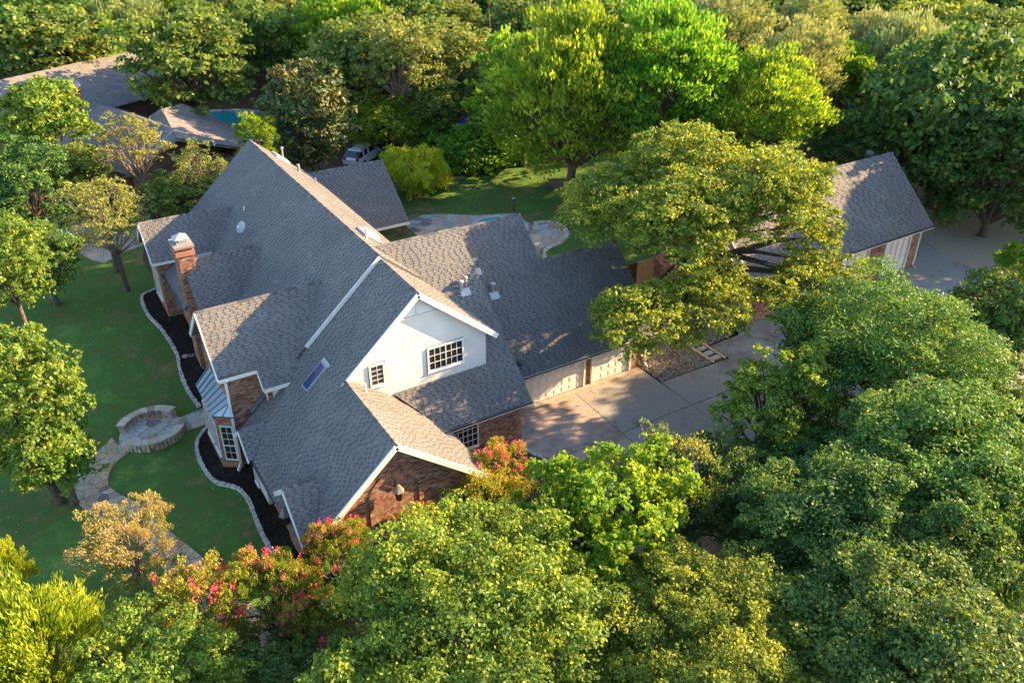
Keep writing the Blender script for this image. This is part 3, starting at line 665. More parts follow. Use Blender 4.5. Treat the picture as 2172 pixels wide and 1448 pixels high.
w_gabl = body([(33.9, 1.9), (36.2, 1.9), (36.2, zI(36.2) - T), (35.05, z5 - T), (33.9, zI(33.9) - T)], 'x', 6.2, 7.2, M_siding)

# --- brick skins
zb = lambda f, pts: pts
# lantern gable, with the arched herringbone panel
ax, ar, az = 10.55, 1.16, 3.35       # arch centre, radius, spring line
def arch_gap(z):
    if z <= az: return (ax - 6.6 - ar - .12, ax - 6.6 + ar + .12)
    h = z - az; rr = ar + .12
    if h >= rr: return None
    k = math.sqrt(rr * rr - h * h); return (ax - 6.6 - k, ax - 6.6 + k)
bricks((6.6, 26.955, 0), Xd, 0, 0, w_front, (0, -1, 0), poly=[(0, .1), (8.1, .1), (8.1, zL(14.7) - .3), (4.0, zM(10.6) - .3), (0, zM(6.6) - .3)], individual=0, ex_fn=arch_gap)
hb = MB(); indiv = []
for i in range(-16, 17):                      # herringbone at 45 degrees
    for j in range(-44, 40):
        for kind in (0, 1):
            L, W = .205, .0683
            a = (i * 3 * W * 1.0 + j * W, j * W + 0) if kind == 0 else (i * 3 * W * 1.0 + j * W + 0, j * W + W)
            # two interlocking bricks per step
            if kind == 0: rx0, ry0, rx1, ry1 = i * L * 2 + j * W, j * W, i * L * 2 + j * W + L, j * W + W
            else: rx0, ry0, rx1, ry1 = i * L * 2 + j * W + L, j * W - L + W, i * L * 2 + j * W + L + W, j * W + W
            cx_, cy_ = (rx0 + rx1) / 2, (ry0 + ry1) / 2; c45 = .7071
            wx = (cx_ - cy_) * c45; wz = (cx_ + cy_) * c45
            X, Z = ax + wx, 2.6 + wz
            if Z < .2 or abs(X - ax) > ar - .07: continue
            if Z > az and math.hypot(X - ax, Z - az) > ar - .07: continue
            hl, hw = (rx1 - rx0) / 2 - .005, (ry1 - ry0) / 2 - .005; d = R_.uniform(.004, .012)
            Q = lambda s1, s2, dd: (X + (s1 * hl - s2 * hw) * c45, 26.965 - dd, Z + (s1 * hl + s2 * hw) * c45)
            vs = [Q(-1, -1, d), Q(1, -1, d), Q(1, 1, d), Q(-1, 1, d), Q(-1, -1, -.01), Q(1, -1, -.01), Q(1, 1, -.01), Q(-1, 1, -.01)]
            fs = [(0, 1, 2, 3), (4, 5, 1, 0), (5, 6, 2, 1), (6, 7, 3, 2), (7, 4, 0, 3)]
            if Z > 2.0 and len(indiv) < 300: indiv.append((vs, fs, X, Z))
            else: hb.add(vs, fs)
for vs, fs, X, Z in indiv:
    b_ = MB((X, 26.965, Z)); b_.add(vs, fs, R_.uniform(.12, .98)); b_.build('brick', M_brick, w_front)
hb.build('brick', M_brick, w_front, kind='stuff')
va = MB()                                     # arch ring of voussoir bricks and the jambs
for k in range(37):
    an = math.radians(180 * k / 36)
    c = Vector((ax + math.cos(an) * (ar + .02), 26.94, az + math.sin(an) * (ar + .02)))
    va.obox(c, Vector((math.cos(an), 0, math.sin(an))) * .1, (0, .045, 0), Vector((-math.sin(an), 0, math.cos(an))) * .044)
for s_ in (-1, 1):
    z = az - .05
    while z > .1: va.box(ax + s_ * (ar + .02) - .1, ax + s_ * (ar + .02) + .1, 26.895, 26.98, z - .07, z); z -= .08
va.build('arch_brick', M_brick, w_front)
bricks((14.0, 30.955, 0), Xd, 0, 0, w_cross, (0, -1, 0), poly=[(.6, .1), (5.5, .1), (5.5, 2.75), (.6, 2.75)], holes=[(1.35, 2.9, .75, 2.55)])
bricks((19.515, 30.97, 0), Yd, 2.6, 2.7, w_cross, (1, 0, 0))
mb = MB(); mb.box(14.2, 19.56, 30.9, 30.99, .38, .46); mb.build('brick_ledge', M_brick, w_cross)
bricks((6.15, 36.765, 0), Xd, 0, 0, w_d1, (0, -1, 0), poly=[(0, .1), (1.75, .1), (1.75, zD(36.78) - .3), (0, zD(36.78) - .3)])
bricks((6.135, 36.78, 0), Yd, 0, 0, w_d1, (-1, 0, 0), poly=[(0, .1), (4.72, .1), (4.72, zD(41.5) - .3), (2.37, z1 - 1.3), (0, zD(36.78) - .3)])
bricks((7.85, 35.955, 0), Xd, 0, 0, w_d1b, (0, -1, 0), poly=[(0, 3.3), (.25, 3.3), (.25, 4.7), (0, 4.7)])
bricks((6.105, 52.0, 0), Yd, 3.6, 5.3, w_d3, (-1, 0, 0), holes=[(.7, 2.2, 2.4, 4.6)])
bricks((6.12, 51.985, 0), Xd, 1.5, 5.2, w_d3, (0, -1, 0))
bricks((6.985, 41.5, 0), Yd, 10.5, 4.2, w_link, (-1, 0, 0))
bricks((7.235, 44.4, 0), Yd, 5.4, 4.3, w_d2, (-1, 0, 0))
bricks((7.25, 44.385, 0), Xd, 1.7, 4.2, w_d2, (0, -1, 0))
bricks((6.485, 27.0, 0), Yd, 3.2, 2.5, w_entry, (-1, 0, 0))
bricks((6.585, 30.2, 0), Yd, 6.5, 1.9, w_front, (-1, 0, 0))
for a, b_ in ((19.5, 21.0), (25.55, 26.0), (28.95, 30.0)):
    bricks((a, 33.605, 0), Xd, b_ - a, 2.5, w_gar, (0, -1, 0))

# --- white siding boards on the gable wall (courses as real laps)
def lap(name, poly, y, parent, holes=(), ex=.15, mat=M_siding):
    mb = MB(); zs = [p[1] for p in poly]; z = min(zs)
    while z < max(zs) - .03:
        for a, b_ in intervals(poly, z + ex / 2):
            segs = [(a, b_)]
            for (h0, h1, g0, g1) in holes:
                if g0 < z + ex / 2 < g1:
                    ns = []
                    for s0, s1 in segs:
                        if h1 <= s0 or h0 >= s1: ns.append((s0, s1))
                        else:
                            if h0 > s0: ns.append((s0, h0))
                            if h1 < s1: ns.append((h1, s1))
                    segs = ns
            for s0, s1 in segs:
                mb.add([(s0, y - .03, z), (s1, y - .03, z), (s1, y - .008, z + ex), (s0, y - .008, z + ex), (s0, y, z), (s1, y, z)], [(0, 1, 2, 3), (4, 5, 1, 0)])
        z += ex
    return mb.build(name, mat, parent, kind='stuff')
lap('siding_board', [(10.6, 6.0), (13.2, 4.2), (18.28, 4.2), (18.28, zS2(18.28) - .3), (14.55, zM(14.55) - .3), (10.6, zM(10.6) - .3)], 32.46, w_white, holes=[(11.85, 12.75, 5.2, 6.6), (14.9, 17.0, 5.1, 6.55)])
lap('siding_board', [(8.1, 3.3), (10.4, 5.3), (10.4, 5.5), (8.1, 4.7)], 35.96, w_d1b)
# triangular louvre
mb = MB(); z = 8.55
while z < 9.4:
    k = (zM(14.55) - .45 - z) / .86
    mb.add([(14.55 - k, 32.40, z), (14.55 + k, 32.40, z), (14.55 + k * .93, 32.44, z + .085), (14.55 - k * .93, 32.44, z + .085)], [(0, 1, 2, 3)]); z += .105
mb.box(14.53, 14.57, 32.38, 32.43, 8.5, 9.35); mb.box(13.5, 15.6, 32.38, 32.43, 8.45, 8.52); mb.build('gable_louvre', M_white, w_white)

# --- trim: barge boards, fascias, gutters
def beams(name, L, mat, parent=H):
    for p, q, wd, ht in L:
        c = MB(tuple(p)); c.beam(p, q, wd, ht); c.build(name, mat, parent)
e = .13
beams('barge_board', [((14.55, 32.10, zM(14.55) - e), (10.45, 32.10, zM(10.45) - e), .07, .26), ((14.55, 32.10, zS2(14.55) - e), (18.78, 32.10, zS2(18.78) - e), .07, .26),
    ((14.53, 36.34, zM(14.53) + up - .06), (10.2, 36.34, zM(10.2) + up - .06), .06, .24),
    ((10.6, 26.52, zM(10.6) - e), (6.2, 26.52, zM(6.2) - e), .07, .26), ((10.6, 26.52, zL(10.6) - e), (15.08, 26.52, zL(15.08) - e), .07, .26),
    ((5.74, 39.15, z1 - e), (5.74, 36.42, zD(36.42) - e), .06, .24), ((5.74, 39.15, z1 - e), (5.74, 42, zD(42) - e), .06, .24),
    ((5.76, 53.75, z3 - e), (5.76, 51.62, zF(51.62) - e), .06, .22), ((5.76, 53.75, z3 - e), (5.76, 55.95, zF(55.95) - e), .06, .22),
    ((6.16, 28.8, z4 - e), (6.16, 26.5, zH(26.5) - e), .06, .22), ((6.16, 28.8, z4 - e), (6.16, 30.4, zH(30.4) - e), .06, .22),
    ((5.93, 35.05, z5 - e), (5.93, 33.8, zI(33.8) - e), .06, .2), ((5.93, 35.05, z5 - e), (5.93, 36.3, zI(36.3) - e), .06, .2)], M_white)
# soffit strips behind the barge boards
mb = MB()
for xa, za, xb, zb_ in ((10.5, zM(10.5), 14.55, zM(14.55)), (14.55, zS2(14.55), 18.6, zS2(18.6))):
    mb.add([(xa, 32.1, za - .2), (xb, 32.1, zb_ - .2), (xb, 32.47, zb_ - .2), (xa, 32.47, za - .2)], [(0, 1, 2, 3)])
for xa, za, xb, zb_ in ((6.3, zM(6.3), 10.6, zM(10.6)), (10.6, zL(10.6), 14.9, zL(14.9))):
    mb.add([(xa, 26.5, za - .2), (xb, 26.5, zb_ - .2), (xb, 26.97, zb_ - .2), (xa, 26.97, za - .2)], [(0, 1, 2, 3)])
mb.build('soffit', M_white, H)
beams('fascia', [((5.76, 36.40, zD(36.42) - .1), (7.62, 36.40, zD(36.42) - .1), .05, .18), ((7.62, 35.6, zD(35.62) - .1), (9.75, 35.6, zD(35.62) - .1), .05, .2), ((7.60, 35.62, zD(35.62) - .1), (7.60, 36.4, zD(36.4) - .1), .04, .16),
    ((5.78, 51.6, zF(51.62) - .1), (9.4, 51.6, zF(51.62) - .1), .05, .16), ((14.95, 30.5, 2.66), (19.9, 30.5, 2.66), .05, .2), ((20.0, 32.81, 2.48), (30.35, 32.81, 2.48), .05, .2),
    ((6.14, 30.4, 2.14), (6.14, 33.9, 2.14), .05, .18), ((6.85, 43.97, zE(44.0) - .08), (8.6, 43.97, zE(44.0) - .08), .05, .16), ((17.4, 55.47, 2.7), (24.8, 55.47, 2.7), .06, .2), ((18.3, 34.5, 6.33), (18.8, 34.5, 6.33), .5, .05)], M_trim)
beams('gutter', [((14.95, 30.44, 2.74), (19.92, 30.44, 2.74), .1, .07), ((6.09, 30.4, 2.23), (6.09, 33.9, 2.23), .09, .08), ((6.26, 46.6, 4.5), (6.26, 51.9, 4.6), .1, .09), ((20.0, 32.76, 2.54), (30.4, 32.76, 2.54), .08, .06), ((15.13, 26.6, zL(15.08) - .04), (15.13, 30.3, zL(15.08) - .04), .08, .09)], M_gutter)
def spout(pts, mat=M_white, parent=H, r=.05):
    c = MB(tuple(pts[-1]))
    for a, b_ in zip(pts[:-1], pts[1:]): c.beam(a, b_, r * 2, r * 1.6, up=(0, 1, .01))
    c.build('downspout', mat, parent)
spout([(6.12, 36.3, 5.5), (6.08, 36.5, 5.3), (6.06, 36.62, 2.5), (6.05, 36.6, .3), (5.8, 36.3, .1)], r=.06)
spout([(6.3, 47.2, 4.4), (6.9, 47.5, 4.0), (6.9, 47.5, 1.2), (6.6, 47.3, 1.0)])
spout([(30.2, 32.9, 2.4), (30.05, 33.5, 2.1), (30.05, 33.5, .2), (30.0, 33.2, .1)])
# --- windows
def window(x0, x1, z0, z1, y, nx, nz, parent, sash=1, fr=.06, face='y', sgn=-1, mat=M_white, bar=.022):
    """frame with real bars and a pane per light; face 'y': in plane y, else in plane x"""
    def P(u, d, z): return (u, y + sgn * d, z) if face == 'y' else (y + sgn * d, u, z)
    def bx(m, u0, u1, d0, d1, a, b_):
        p, q = P(u0, d0, a), P(u1, d1, b_); m.box(min(p[0], q[0]), max(p[0], q[0]), min(p[1], q[1]), max(p[1], q[1]), a, b_)
    f = MB(P((x0 + x1) / 2, 0, z0)); 
    for a in (x0 - fr, x1): bx(f, a, a + fr, 0, .07, z0 - fr, z1 + fr)
    for a in (z0 - fr, z1): bx(f, x0, x1, 0, .07, a, a + fr)
    o = f.build('window', mat, parent)
    g = MB(P((x0 + x1) / 2, 0, z0))
    for i in range(1, nx):
        u = x0 + (x1 - x0) * i / nx; wd = bar * (2.0 if (sash == 2 and i == nx // 2) else 1); bx(g, u - wd / 2, u + wd / 2, .025, .05, z0, z1)
    for j in range(1, nz): v = z0 + (z1 - z0) * j / nz; bx(g, x0, x1, .024, .048, v - bar / 2, v + bar / 2)
    g.build('glazing_bars', mat, o)
    gm = MB(); bx(gm, 0, (x1 - x0) / nx - .004, .012, .02, 0, (z1 - z0) / nz - .004); me = gm.mesh('pane', M_glass)
    for i in range(nx):
        for j in range(nz):
            p = bpy.data.objects.new('pane', me); u = x0 + (x1 - x0) * i / nx + .002; zz = z0 + (z1 - z0) * j / nz + .002
            p.location = (u, 0, zz) if face == 'y' else (0, u, zz)
            link(p, o)
    sl = MB(P((x0 + x1) / 2, 0, z0)); bx(sl, x0 - fr - .03, x1 + fr + .03, 0, .11, z0 - fr - .05, z0 - fr); sl.build('sill', mat, o)
    return o
window(15.05, 16.9, 5.22, 6.42, 32.44, 6, 3, w_white, sash=2, fr=.09)
window(11.98, 12.6, 5.38, 6.42, 32.44, 2, 4, w_white, fr=.09)
window(15.45, 16.83, .92, 2.42, 30.95, 5, 4, w_cross, sash=1, mat=M_trim)
window(52.75, 54.15, 2.5, 4.5, 6.09, 3, 4, w_d3, face='x')
# bay window with metal roof
bay = MB((5.7, 38.6, 0)); bp = [(6.14, 36.62), (5.38, 37.2), (5.38, 40.1), (6.14, 40.8)]
bay.prism([(x, y, .1) for x, y in bp], (0, 0, 3.15)); wbay = bay.build('bay', M_mortar, H)
sk = MB((5.7, 38.6, 0)); bq = [(6.14, 36.5), (5.26, 37.12), (5.26, 40.2), (6.14, 40.9)]
sk.prism([(x, y, 0) for x, y in bq], (0, 0, .38)); sk.build('bay_base', M_brick, wbay)
dv = Vector((5.38 - 6.14, 37.2 - 36.62, 0)); dl = dv.length; dn = Vector((-dv.y, dv.x, 0)).normalized(); dn = -dn if dn.y > 0 else dn
bricks((6.14, 36.62, .3), tuple(dv), dl, 2.9, wbay, tuple(dn), holes=[(.14, .82, .15, 2.3)])
bricks((5.37, 37.2, .3), Yd, 2.9, 2.9, wbay, (-1, 0, 0), holes=[(.2, 1.3, .15, 2.3), (1.6, 2.7, .15, 2.3)])
window(37.45, 38.45, .55, 2.5, 5.36, 2, 5, wbay, face='x'); window(38.85, 39.85, .55, 2.5, 5.36, 2, 5, wbay, face='x')
# angled window: frame, bars and panes built along the facet
fo = Vector((6.14, 36.62, 0)) + dn * .02; du = dv.normalized()
aw = MB((5.76, 36.9, .5)); 
def abar(m, a, b_, z0, z1, d0=.0, d1=.06):
    m.prism([tuple(fo + du * a + dn * d0 + Vector((0, 0, z0))), tuple(fo + du * b_ + dn * d0 + Vector((0, 0, z0))), tuple(fo + du * b_ + dn * d1 + Vector((0, 0, z0))), tuple(fo + du * a + dn * d1 + Vector((0, 0, z0)))], (0, 0, z1 - z0))
for a, b_, c, d in ((.14, .20, .45, 2.6), (.76, .82, .45, 2.6), (.2, .76, .45, .52), (.2, .76, 2.53, 2.6), (.2, .76, 1.34, 1.40)): abar(aw, a, b_, c, d)
awo = aw.build('window', M_white, wbay)
ab = MB((5.76, 36.9, .5)); abar(ab, .47, .49, .52, 2.53, .02, .04)
for z in (.93, 1.78, 2.15): abar(ab, .2, .76, z - .01, z + .01, .021, .042)
ab.build('glazing_bars', M_white, awo)
ag = MB((5.76, 36.9, .5)); abar(ag, .2, .76, .52, 2.53, .0, .015); ag.build('pane', M_glass, awo)
# metal roof: five pans with standing seams
br_ = MB((5.8, 38.6, 3.2)); top = [(6.13, 36.75, 3.95), (6.13, 40.7, 3.95)]; bot = [(5.22, 37.05, 3.3), (5.22, 40.25, 3.3)]; nb = (6.1, 36.38, 3.3); fb = (6.1, 40.95, 3.3)
br_.add([top[0], top[1], bot[1], bot[0], nb, fb], [(0, 3, 2, 1), (4, 3, 0), (2, 5, 1)])
br_.add([bot[0], bot[1], fb, nb, (6.14, 40.9, 3.2), (6.14, 36.4, 3.2), (5.25, 37.08, 3.2), (5.25, 40.22, 3.2)], [(0, 6, 7, 1), (3, 5, 6, 0), (1, 7, 4, 2)])
bro = br_.build('metal_roof', M_metalroof, H)
for k in range(8):
    t_ = k / 7; c = MB(); a = Vector(top[0]).lerp(Vector(top[1]), t_); b_ = Vector(bot[0]).lerp(Vector(bot[1]), t_); c.beam(a + Vector((0, 0, .02)), b_ + Vector((0, 0, .02)), .03, .06); c.build('roof_seam', M_metalroof, bro)
for a, b_ in ((top[0], (5.65, 36.72, 3.3)), (top[0], nb)): c = MB(); c.beam(a, b_, .03, .06); c.build('roof_seam', M_metalroof, bro)
# garage doors
def garage_door(x0, x1, z1, y, parent, ncol, lights=True, nrow=4, mat=M_door):
    root = MB((x0, y, 0)); root.box(x0, x1, y - .02, y + .03, .06, z1); o = root.build('garage_door', mat, parent)
    rh = (z1 - .06) / nrow; cw = (x1 - x0) / ncol
    rp = MB()
    for r in range(nrow):
        for c in range(ncol):
            a, b_ = x0 + c * cw, x0 + (c + 1) * cw; z0 = .06 + r * rh
            if r == nrow - 1 and lights:
                if c % 1 == 0:
                    g = MB((a, y, z0)); g.box(a + cw * .2, b_ - cw * .12, y - .032, y - .021, z0 + rh * .3, z0 + rh * .72); g.build('door_light', M_glass, o)
            else:
                d = MB((a, y, z0)); q0, q1, v0, v1 = a + .1, b_ - .1, z0 + .1, z0 + rh - .08; i_ = .035
                d.add([(q0, y - .021, v0), (q1, y - .021, v0), (q1, y - .021, v1), (q0, y - .021, v1), (q0 + i_, y - .042, v0 + i_), (q1 - i_, y - .042, v0 + i_), (q1 - i_, y - .042, v1 - i_), (q0 + i_, y - .042, v1 - i_)],
                      [(4, 5, 6, 7), (0, 1, 5, 4), (1, 2, 6, 5), (2, 3, 7, 6), (3, 0, 4, 7)]); d.build('door_panel', mat, o)
        if r: d = MB(); zz = .06 + r * rh; d.box(x0, x1, y - .026, y - .0201, zz - .008, zz + .008); d.build('door_joint', M_mortar, o)
    fr = MB((x0, y, 0)); fr.box(x0 - .12, x0, y - .13, y + .05, 0, z1 + .12); fr.box(x1, x1 + .12, y - .13, y + .05, 0, z1 + .12); fr.box(x0, x1, y - .13, y + .05, z1, z1 + .12)
    fr.build('door_frame', M_trim, o); return o
garage_door(20.6, 25.4, 2.12, 33.57, w_gar, 9); garage_door(26.1, 28.8, 2.15, 33.57, w_gar2, 5)
# posts of the covered patio
for x, y in ((24.4, 55.8), (21.2, 55.8), (24.4, 63.7), (21.2, 63.7)):
    c = MB((x, y, 1.6)); c.box(x - .12, x + .12, y - .12, y + .12, 1.6, 2.75); c.build('post', M_wood, H)
c = MB(); c.box(18.5, 24.6, 55.7, 55.9, 2.4, 2.62); c.build('beam', M_wood, H)
# chimney
ch = MB((6.95, 47.1, 0)); ch.box(6.6, 7.45, 46.45, 47.75, 0, 8.3); cho = ch.build('chimney', M_mortar, H)
for org, ud, wd, ow in (((6.6, 46.44, .1), Xd, .85, (0, -1, 0)), ((6.59, 46.45, .1), Yd, 1.3, (-1, 0, 0)), ((7.46, 46.45, .1), Yd, 1.3, (1, 0, 0)), ((6.6, 47.76, .1), Xd, .85, (0, 1, 0))):
    bricks(org, ud, wd, 8.15, cho, ow)
c = MB(); c.box(6.5, 7.55, 46.35, 47.85, 7.85, 8.1); c.build('brick_collar', M_brick, cho)
c = MB(); c.box(6.48, 7.57, 46.33, 47.87, 8.3, 8.42); c.build('cap_slab', M_cap, cho)
c = MB(); c.box(6.7, 7.35, 46.75, 47.45, 8.42, 8.5); c.box(6.74, 6.8, 46.8, 46.86, 8.5, 8.72); c.box(7.25, 7.31, 46.8, 46.86, 8.5, 8.72); c.box(6.74, 6.8, 47.34, 47.4, 8.5, 8.72); c.box(7.25, 7.31, 47.34, 47.4, 8.5, 8.72)
c.add([(6.62, 46.68, 8.72), (7.43, 46.68, 8.72), (7.43, 47.52, 8.72), (6.62, 47.52, 8.72), (7.02, 47.1, 8.98)], [(0, 1, 4), (1, 2, 4), (2, 3, 4), (3, 0, 4), (0, 3, 2, 1)]); c.build('rain_cap', M_galv, cho)
# skylights
nM = Vector((-p9, 0, 1)).normalized(); vM = Vector((1, 0, p9)).normalized()
c0 = Vector((9.85, 34.2, zM(9.85)))
f = MB(tuple(c0)); f.obox(c0 + nM * .07, vM * .76, (0, .33, 0), nM * .07); fo_ = f.build('skylight', M_galv, H)
f = MB(tuple(c0)); f.obox(c0 + nM * .145, vM * .70, (0, .27, 0), nM * .012); f.build('pane', M_blueglass, fo_)
f = MB(tuple(c0)); f.obox(c0 + vM * .86 + nM * .05, vM * .1, (0, .42, 0), nM * .05); f.build('flashing', M_galv, fo_)
def onS(x, y): return Vector((x, y, zS(x)))
nS = Vector((SL, 0, 1)).normalized(); vS = Vector((1, 0, -SL)).normalized()
c0 = onS(15.75, 40.9)
f = MB(tuple(c0)); f.obox(c0 + nS * .09, vS * .62, (0, .62, 0), nS * .09); fo_ = f.build('dome_skylight', M_galv, H)
f = MB(tuple(c0)); pr = []; n_ = 10
vs = []; fs = []
for i in range(n_ + 1):
    for j in range(n_ + 1):
        a, b_ = i / n_ * 2 - 1, j / n_ * 2 - 1; h = .3 * (1 - a * a) ** .7 * (1 - b_ * b_) ** .7 + .18
        vs.append(tuple(c0 + vS * a * .58 + Vector((0, 1, 0)) * b_ * .58 + nS * h))
for i in range(n_):
    for j in range(n_): fs.append((i * (n_ + 1) + j, (i + 1) * (n_ + 1) + j, (i + 1) * (n_ + 1) + j + 1, i * (n_ + 1) + j + 1))
f.add(vs, fs); f.build('dome', M_dome, fo_, smooth=True)
c0 = onS(16.2, 57.5); f = MB(tuple(c0)); f.obox(c0 + nS * .09, vS * .55, (0, .55, 0), nS * .09); f.build('skylight', M_dome, H)
# vents and pipes
def pipe(x, y, z, h=.5, r=.05, cap=0, mat=M_galv, name='vent_pipe', flash=.2):
    f = MB((x, y, z)); f.lathe((x, y, z - .15), [(r, 0), (r, h + .15)], 10); o = f.build(name, mat, H)
    if cap: g = MB((x, y, z)); g.lathe((x, y, z + h), [(cap * .6, -.06), (cap, 0), (cap, .07), (cap * .5, .12)], 14); g.build('vent_cap', mat, o)
    return o
pipe(18.62, 35.6, zR(35.6), .45, .11, .17); pipe(18.98, 35.75, zR(35.75), .4, .08, .12); pipe(20.72, 37.9, zG(37.9), .5, .07, .16); pipe(21.2, 36.7, zG(36.7), .45, .1, .17)
for x, y in ((18.8, 35.45), (21.2, 36.5), (20.75, 37.7)):
    f = MB(); n_ = Vector((0, -p9, 1)).normalized(); v_ = Vector((0, 1, p9)).normalized(); z = zR(y) if x < 19.9 else zG(y); f.obox(Vector((x, y, z)) + n_ * .035, (.28, 0, 0), v_ * .22, n_ * .01); f.build('flashing', M_galv, H)
pipe(16.5, 38.1, zS(16.5), .6, .045); pipe(15.3, 40.0, zS(15.3), .55, .06, .12, M_white); pipe(16.4, 59.0 - 1.6, zS(16.4), .9, .05, .1); pipe(16.9, 55.8, zS(16.9), .55, .1); pipe(17.6, 54.6, zS(17.6), .4, .05)
pipe(11.35, 31.6, zL(11.35), .5, .05, mat=M_white); pipe(11.9, 51.9, zM(11.9) + up, .25, .05, mat=M_white)
for x, y, z in ((20.95, 33.4, zG(33.4)), (43.5, 38.4, 7.5), (47.0, 38.4, 7.5), (54.5, 38.4, 7.5)):
    if x < 30: f = MB((x, y, z)); f.lathe((x, y, z - .05), [(.12, 0), (.16, .12), (.2, .16), (.14, .24), (.05, .28)], 14); f.build('attic_vent', M_gutter, H)
# satellite dish
d0 = Vector((11.2, 49.4, zM(11.2) + up)); f = MB(tuple(d0)); f.tube([d0, d0 + Vector((-.05, 0, .35)), d0 + Vector((-.2, -.1, .6))], .03, 8); dish = f.build('satellite_dish', M_galv, H)
f = MB(); nd = Vector((-.55, -.5, .67)).normalized(); ux = nd.orthogonal().normalized(); uy = nd.cross(ux); cd = d0 + Vector((-.25, -.12, .62)); vs = [tuple(cd)]; fs = []
for r in (1, 2, 3):
    for k in range(18): a = k * math.pi / 9; vs.append(tuple(cd + (ux * math.cos(a) * .38 + uy * math.sin(a) * .28) * r / 3 + nd * .1 * (r / 3) ** 2))
for k in range(18): fs.append((0, 1 + k, 1 + (k + 1) % 18))
for r in (0, 1):
    for k in range(18): a_, b_ = 1 + r * 18 + k, 1 + r * 18 + (k + 1) % 18; fs.append((a_, a_ + 18, b_ + 18, b_))
f.add(vs, fs); f.build('reflector', M_galv, dish, smooth=True)
f = MB(); f.tube([cd - uy * .3, cd + nd * .4 - uy * .35], .015, 6); f.box(cd.x + nd.x * .42 - .05, cd.x + nd.x * .42 + .05, cd.y + nd.y * .42 - .1, cd.y + nd.y * .42 + .06, cd.z + nd.z * .42 - .15, cd.z + nd.z * .42 - .07); f.build('feed_arm', M_white, dish)
# lanterns (glass box in a tapered cage)
def lantern(x, y, z, face, lab):
    root = empty('wall_lantern', (x, y, z), label=lab, cat='lantern')
    c = MB((x, y, z)); c.lathe((x, y, z), [(.10, 0), (.19, .48), (.22, .50)], 6); g = c.build('lamp_glass', M_glass, root)
    c = MB((x, y, z))
    for k in range(6):
        a = k * math.pi / 3; c.beam((x + .105 * math.cos(a), y + .105 * math.sin(a), z), (x + .2 * math.cos(a), y + .2 * math.sin(a), z + .5), .02, .02)
    c.build('lamp_frame', M_black, root)
    c = MB((x, y, z)); c.lathe((x, y, z), [(.27, .5), (.13, .72), (.10, .80), (.03, .84)], 6); c.build('lamp_shade', plain('lantern_hood', (.22, .19, .15), .5, .3), root)
    c = MB((x, y, z)); c.lathe((x, y, z - .08), [(.03, 0), (.1, .08)], 6); c.beam((x, y, z + .84), (x + face[0] * .3, y + face[1] * .3, z + .95), .03, .03); c.beam((x + face[0] * .3, y + face[1] * .3, z + .95), (x + face[0] * .42, y + face[1] * .42, z + .3), .04, .05); c.build('lamp_bracket', M_black, root)
lantern(10.5, 26.5, 3.35, (0, 1), 'large carriage lantern in front of the brick arch on the sunlit gable')
lantern(6.1, 28.8, 2.3, (1, 0), 'dark carriage lantern in the shade under the small entry gable')
# twin floodlights at the brick corner
c = MB((19.75, 30.5, 2.55)); c.lathe((19.62, 30.42, 2.5), [(.03, 0), (.07, .12)], 10); c.lathe((19.9, 30.42, 2.48), [(.03, 0), (.07, .12)], 10); c.beam((19.6, 30.48, 2.63), (19.9, 30.48, 2.63), .03, .03); c.build('floodlight', M_white, H)
# small bay box with window below the front eave
c = MB((6.4, 33.2, 0)); c.box(6.15, 6.62, 31.9, 34.1, 1.0, 2.05); bx_ = c.build('window_box', M_siding, H)
window(33.2, 33.7, 1.25, 1.95, 6.14, 2, 2, bx_, face='x')

# ================================================================== FAR GARAGE
F = empty('far_garage', (47, 36, 0), label='long brick garage with dark roof and pale doors at the end of the drive', cat='garage')
zK = lambda y: 3.35 + p9 * (y - 33.4)
H_main = H; H = F
def froof(poly, u, **k): d = slab(poly, F, M_shingle, .16, 'roof'); shingles(poly, u, d, M_shingle, wr=(.22, .42), ex=.2, **k)
froof([(38.6, 33.4, zK(33.4)), (56.88, 33.4, zK(33.4)), (56.88, 38.1, zK(38.1)), (38.6, 38.1, zK(38.1))], Xd)
froof([(38.6, 38.1, zK(38.1)), (56.88, 38.1, zK(38.1)), (56.88, 42.8, zK(33.4)), (38.6, 42.8, zK(33.4))], Xd)
zQ = lambda x: 7.4 - .8 * abs(x - 48.3)
froof([(44.6, 42.2, zQ(44.6)), (44.6, 38.6, zQ(44.6)), (48.3, 38.6, 7.4), (48.3, 42.2, 7.4)], Yd)
froof([(48.3, 38.6, 7.4), (52.0, 38.6, zQ(52)), (52.0, 42.2, zQ(52)), (48.3, 42.2, 7.4)], Yd)
ridge_cap((38.6, 38.1, zK(38.1)), (56.88, 38.1, zK(38.1)), dy9, dyb, F, M_shingle)
wf = MB((47, 38, 0)); wf.prism([(38.0, 33.87, 0), (38.0, 42.4, 0), (38.0, 42.4, zK(33.8) - T), (38.0, 38.1, zK(38.1) - T), (38.0, 33.87, zK(33.87) - T)], (18.45, 0, 0)); wf = wf.build('wall', M_mortar, F)
bricks((38.0, 33.855, 0), Xd, 18.45, 3.1, wf, (0, -1, 0), holes=[(14.35, 17.2, 0, 2.95), (9.7, 12.5, 0, 2.95), (4.7, 7.5, 0, 2.95)], length=.24, course=.085)
bricks((37.985, 33.87, 0), Yd, 8.5, 3.1, wf, (-1, 0, 0), poly=[(0, .1), (8.5, .1), (8.5, 3.3), (4.2, 7), (0, 3.3)])
for x in (52.42, 47.78, 42.8): 
    o = garage_door(x, x + 2.65, 2.75, 33.9, wf, 4, lights=False, nrow=1)
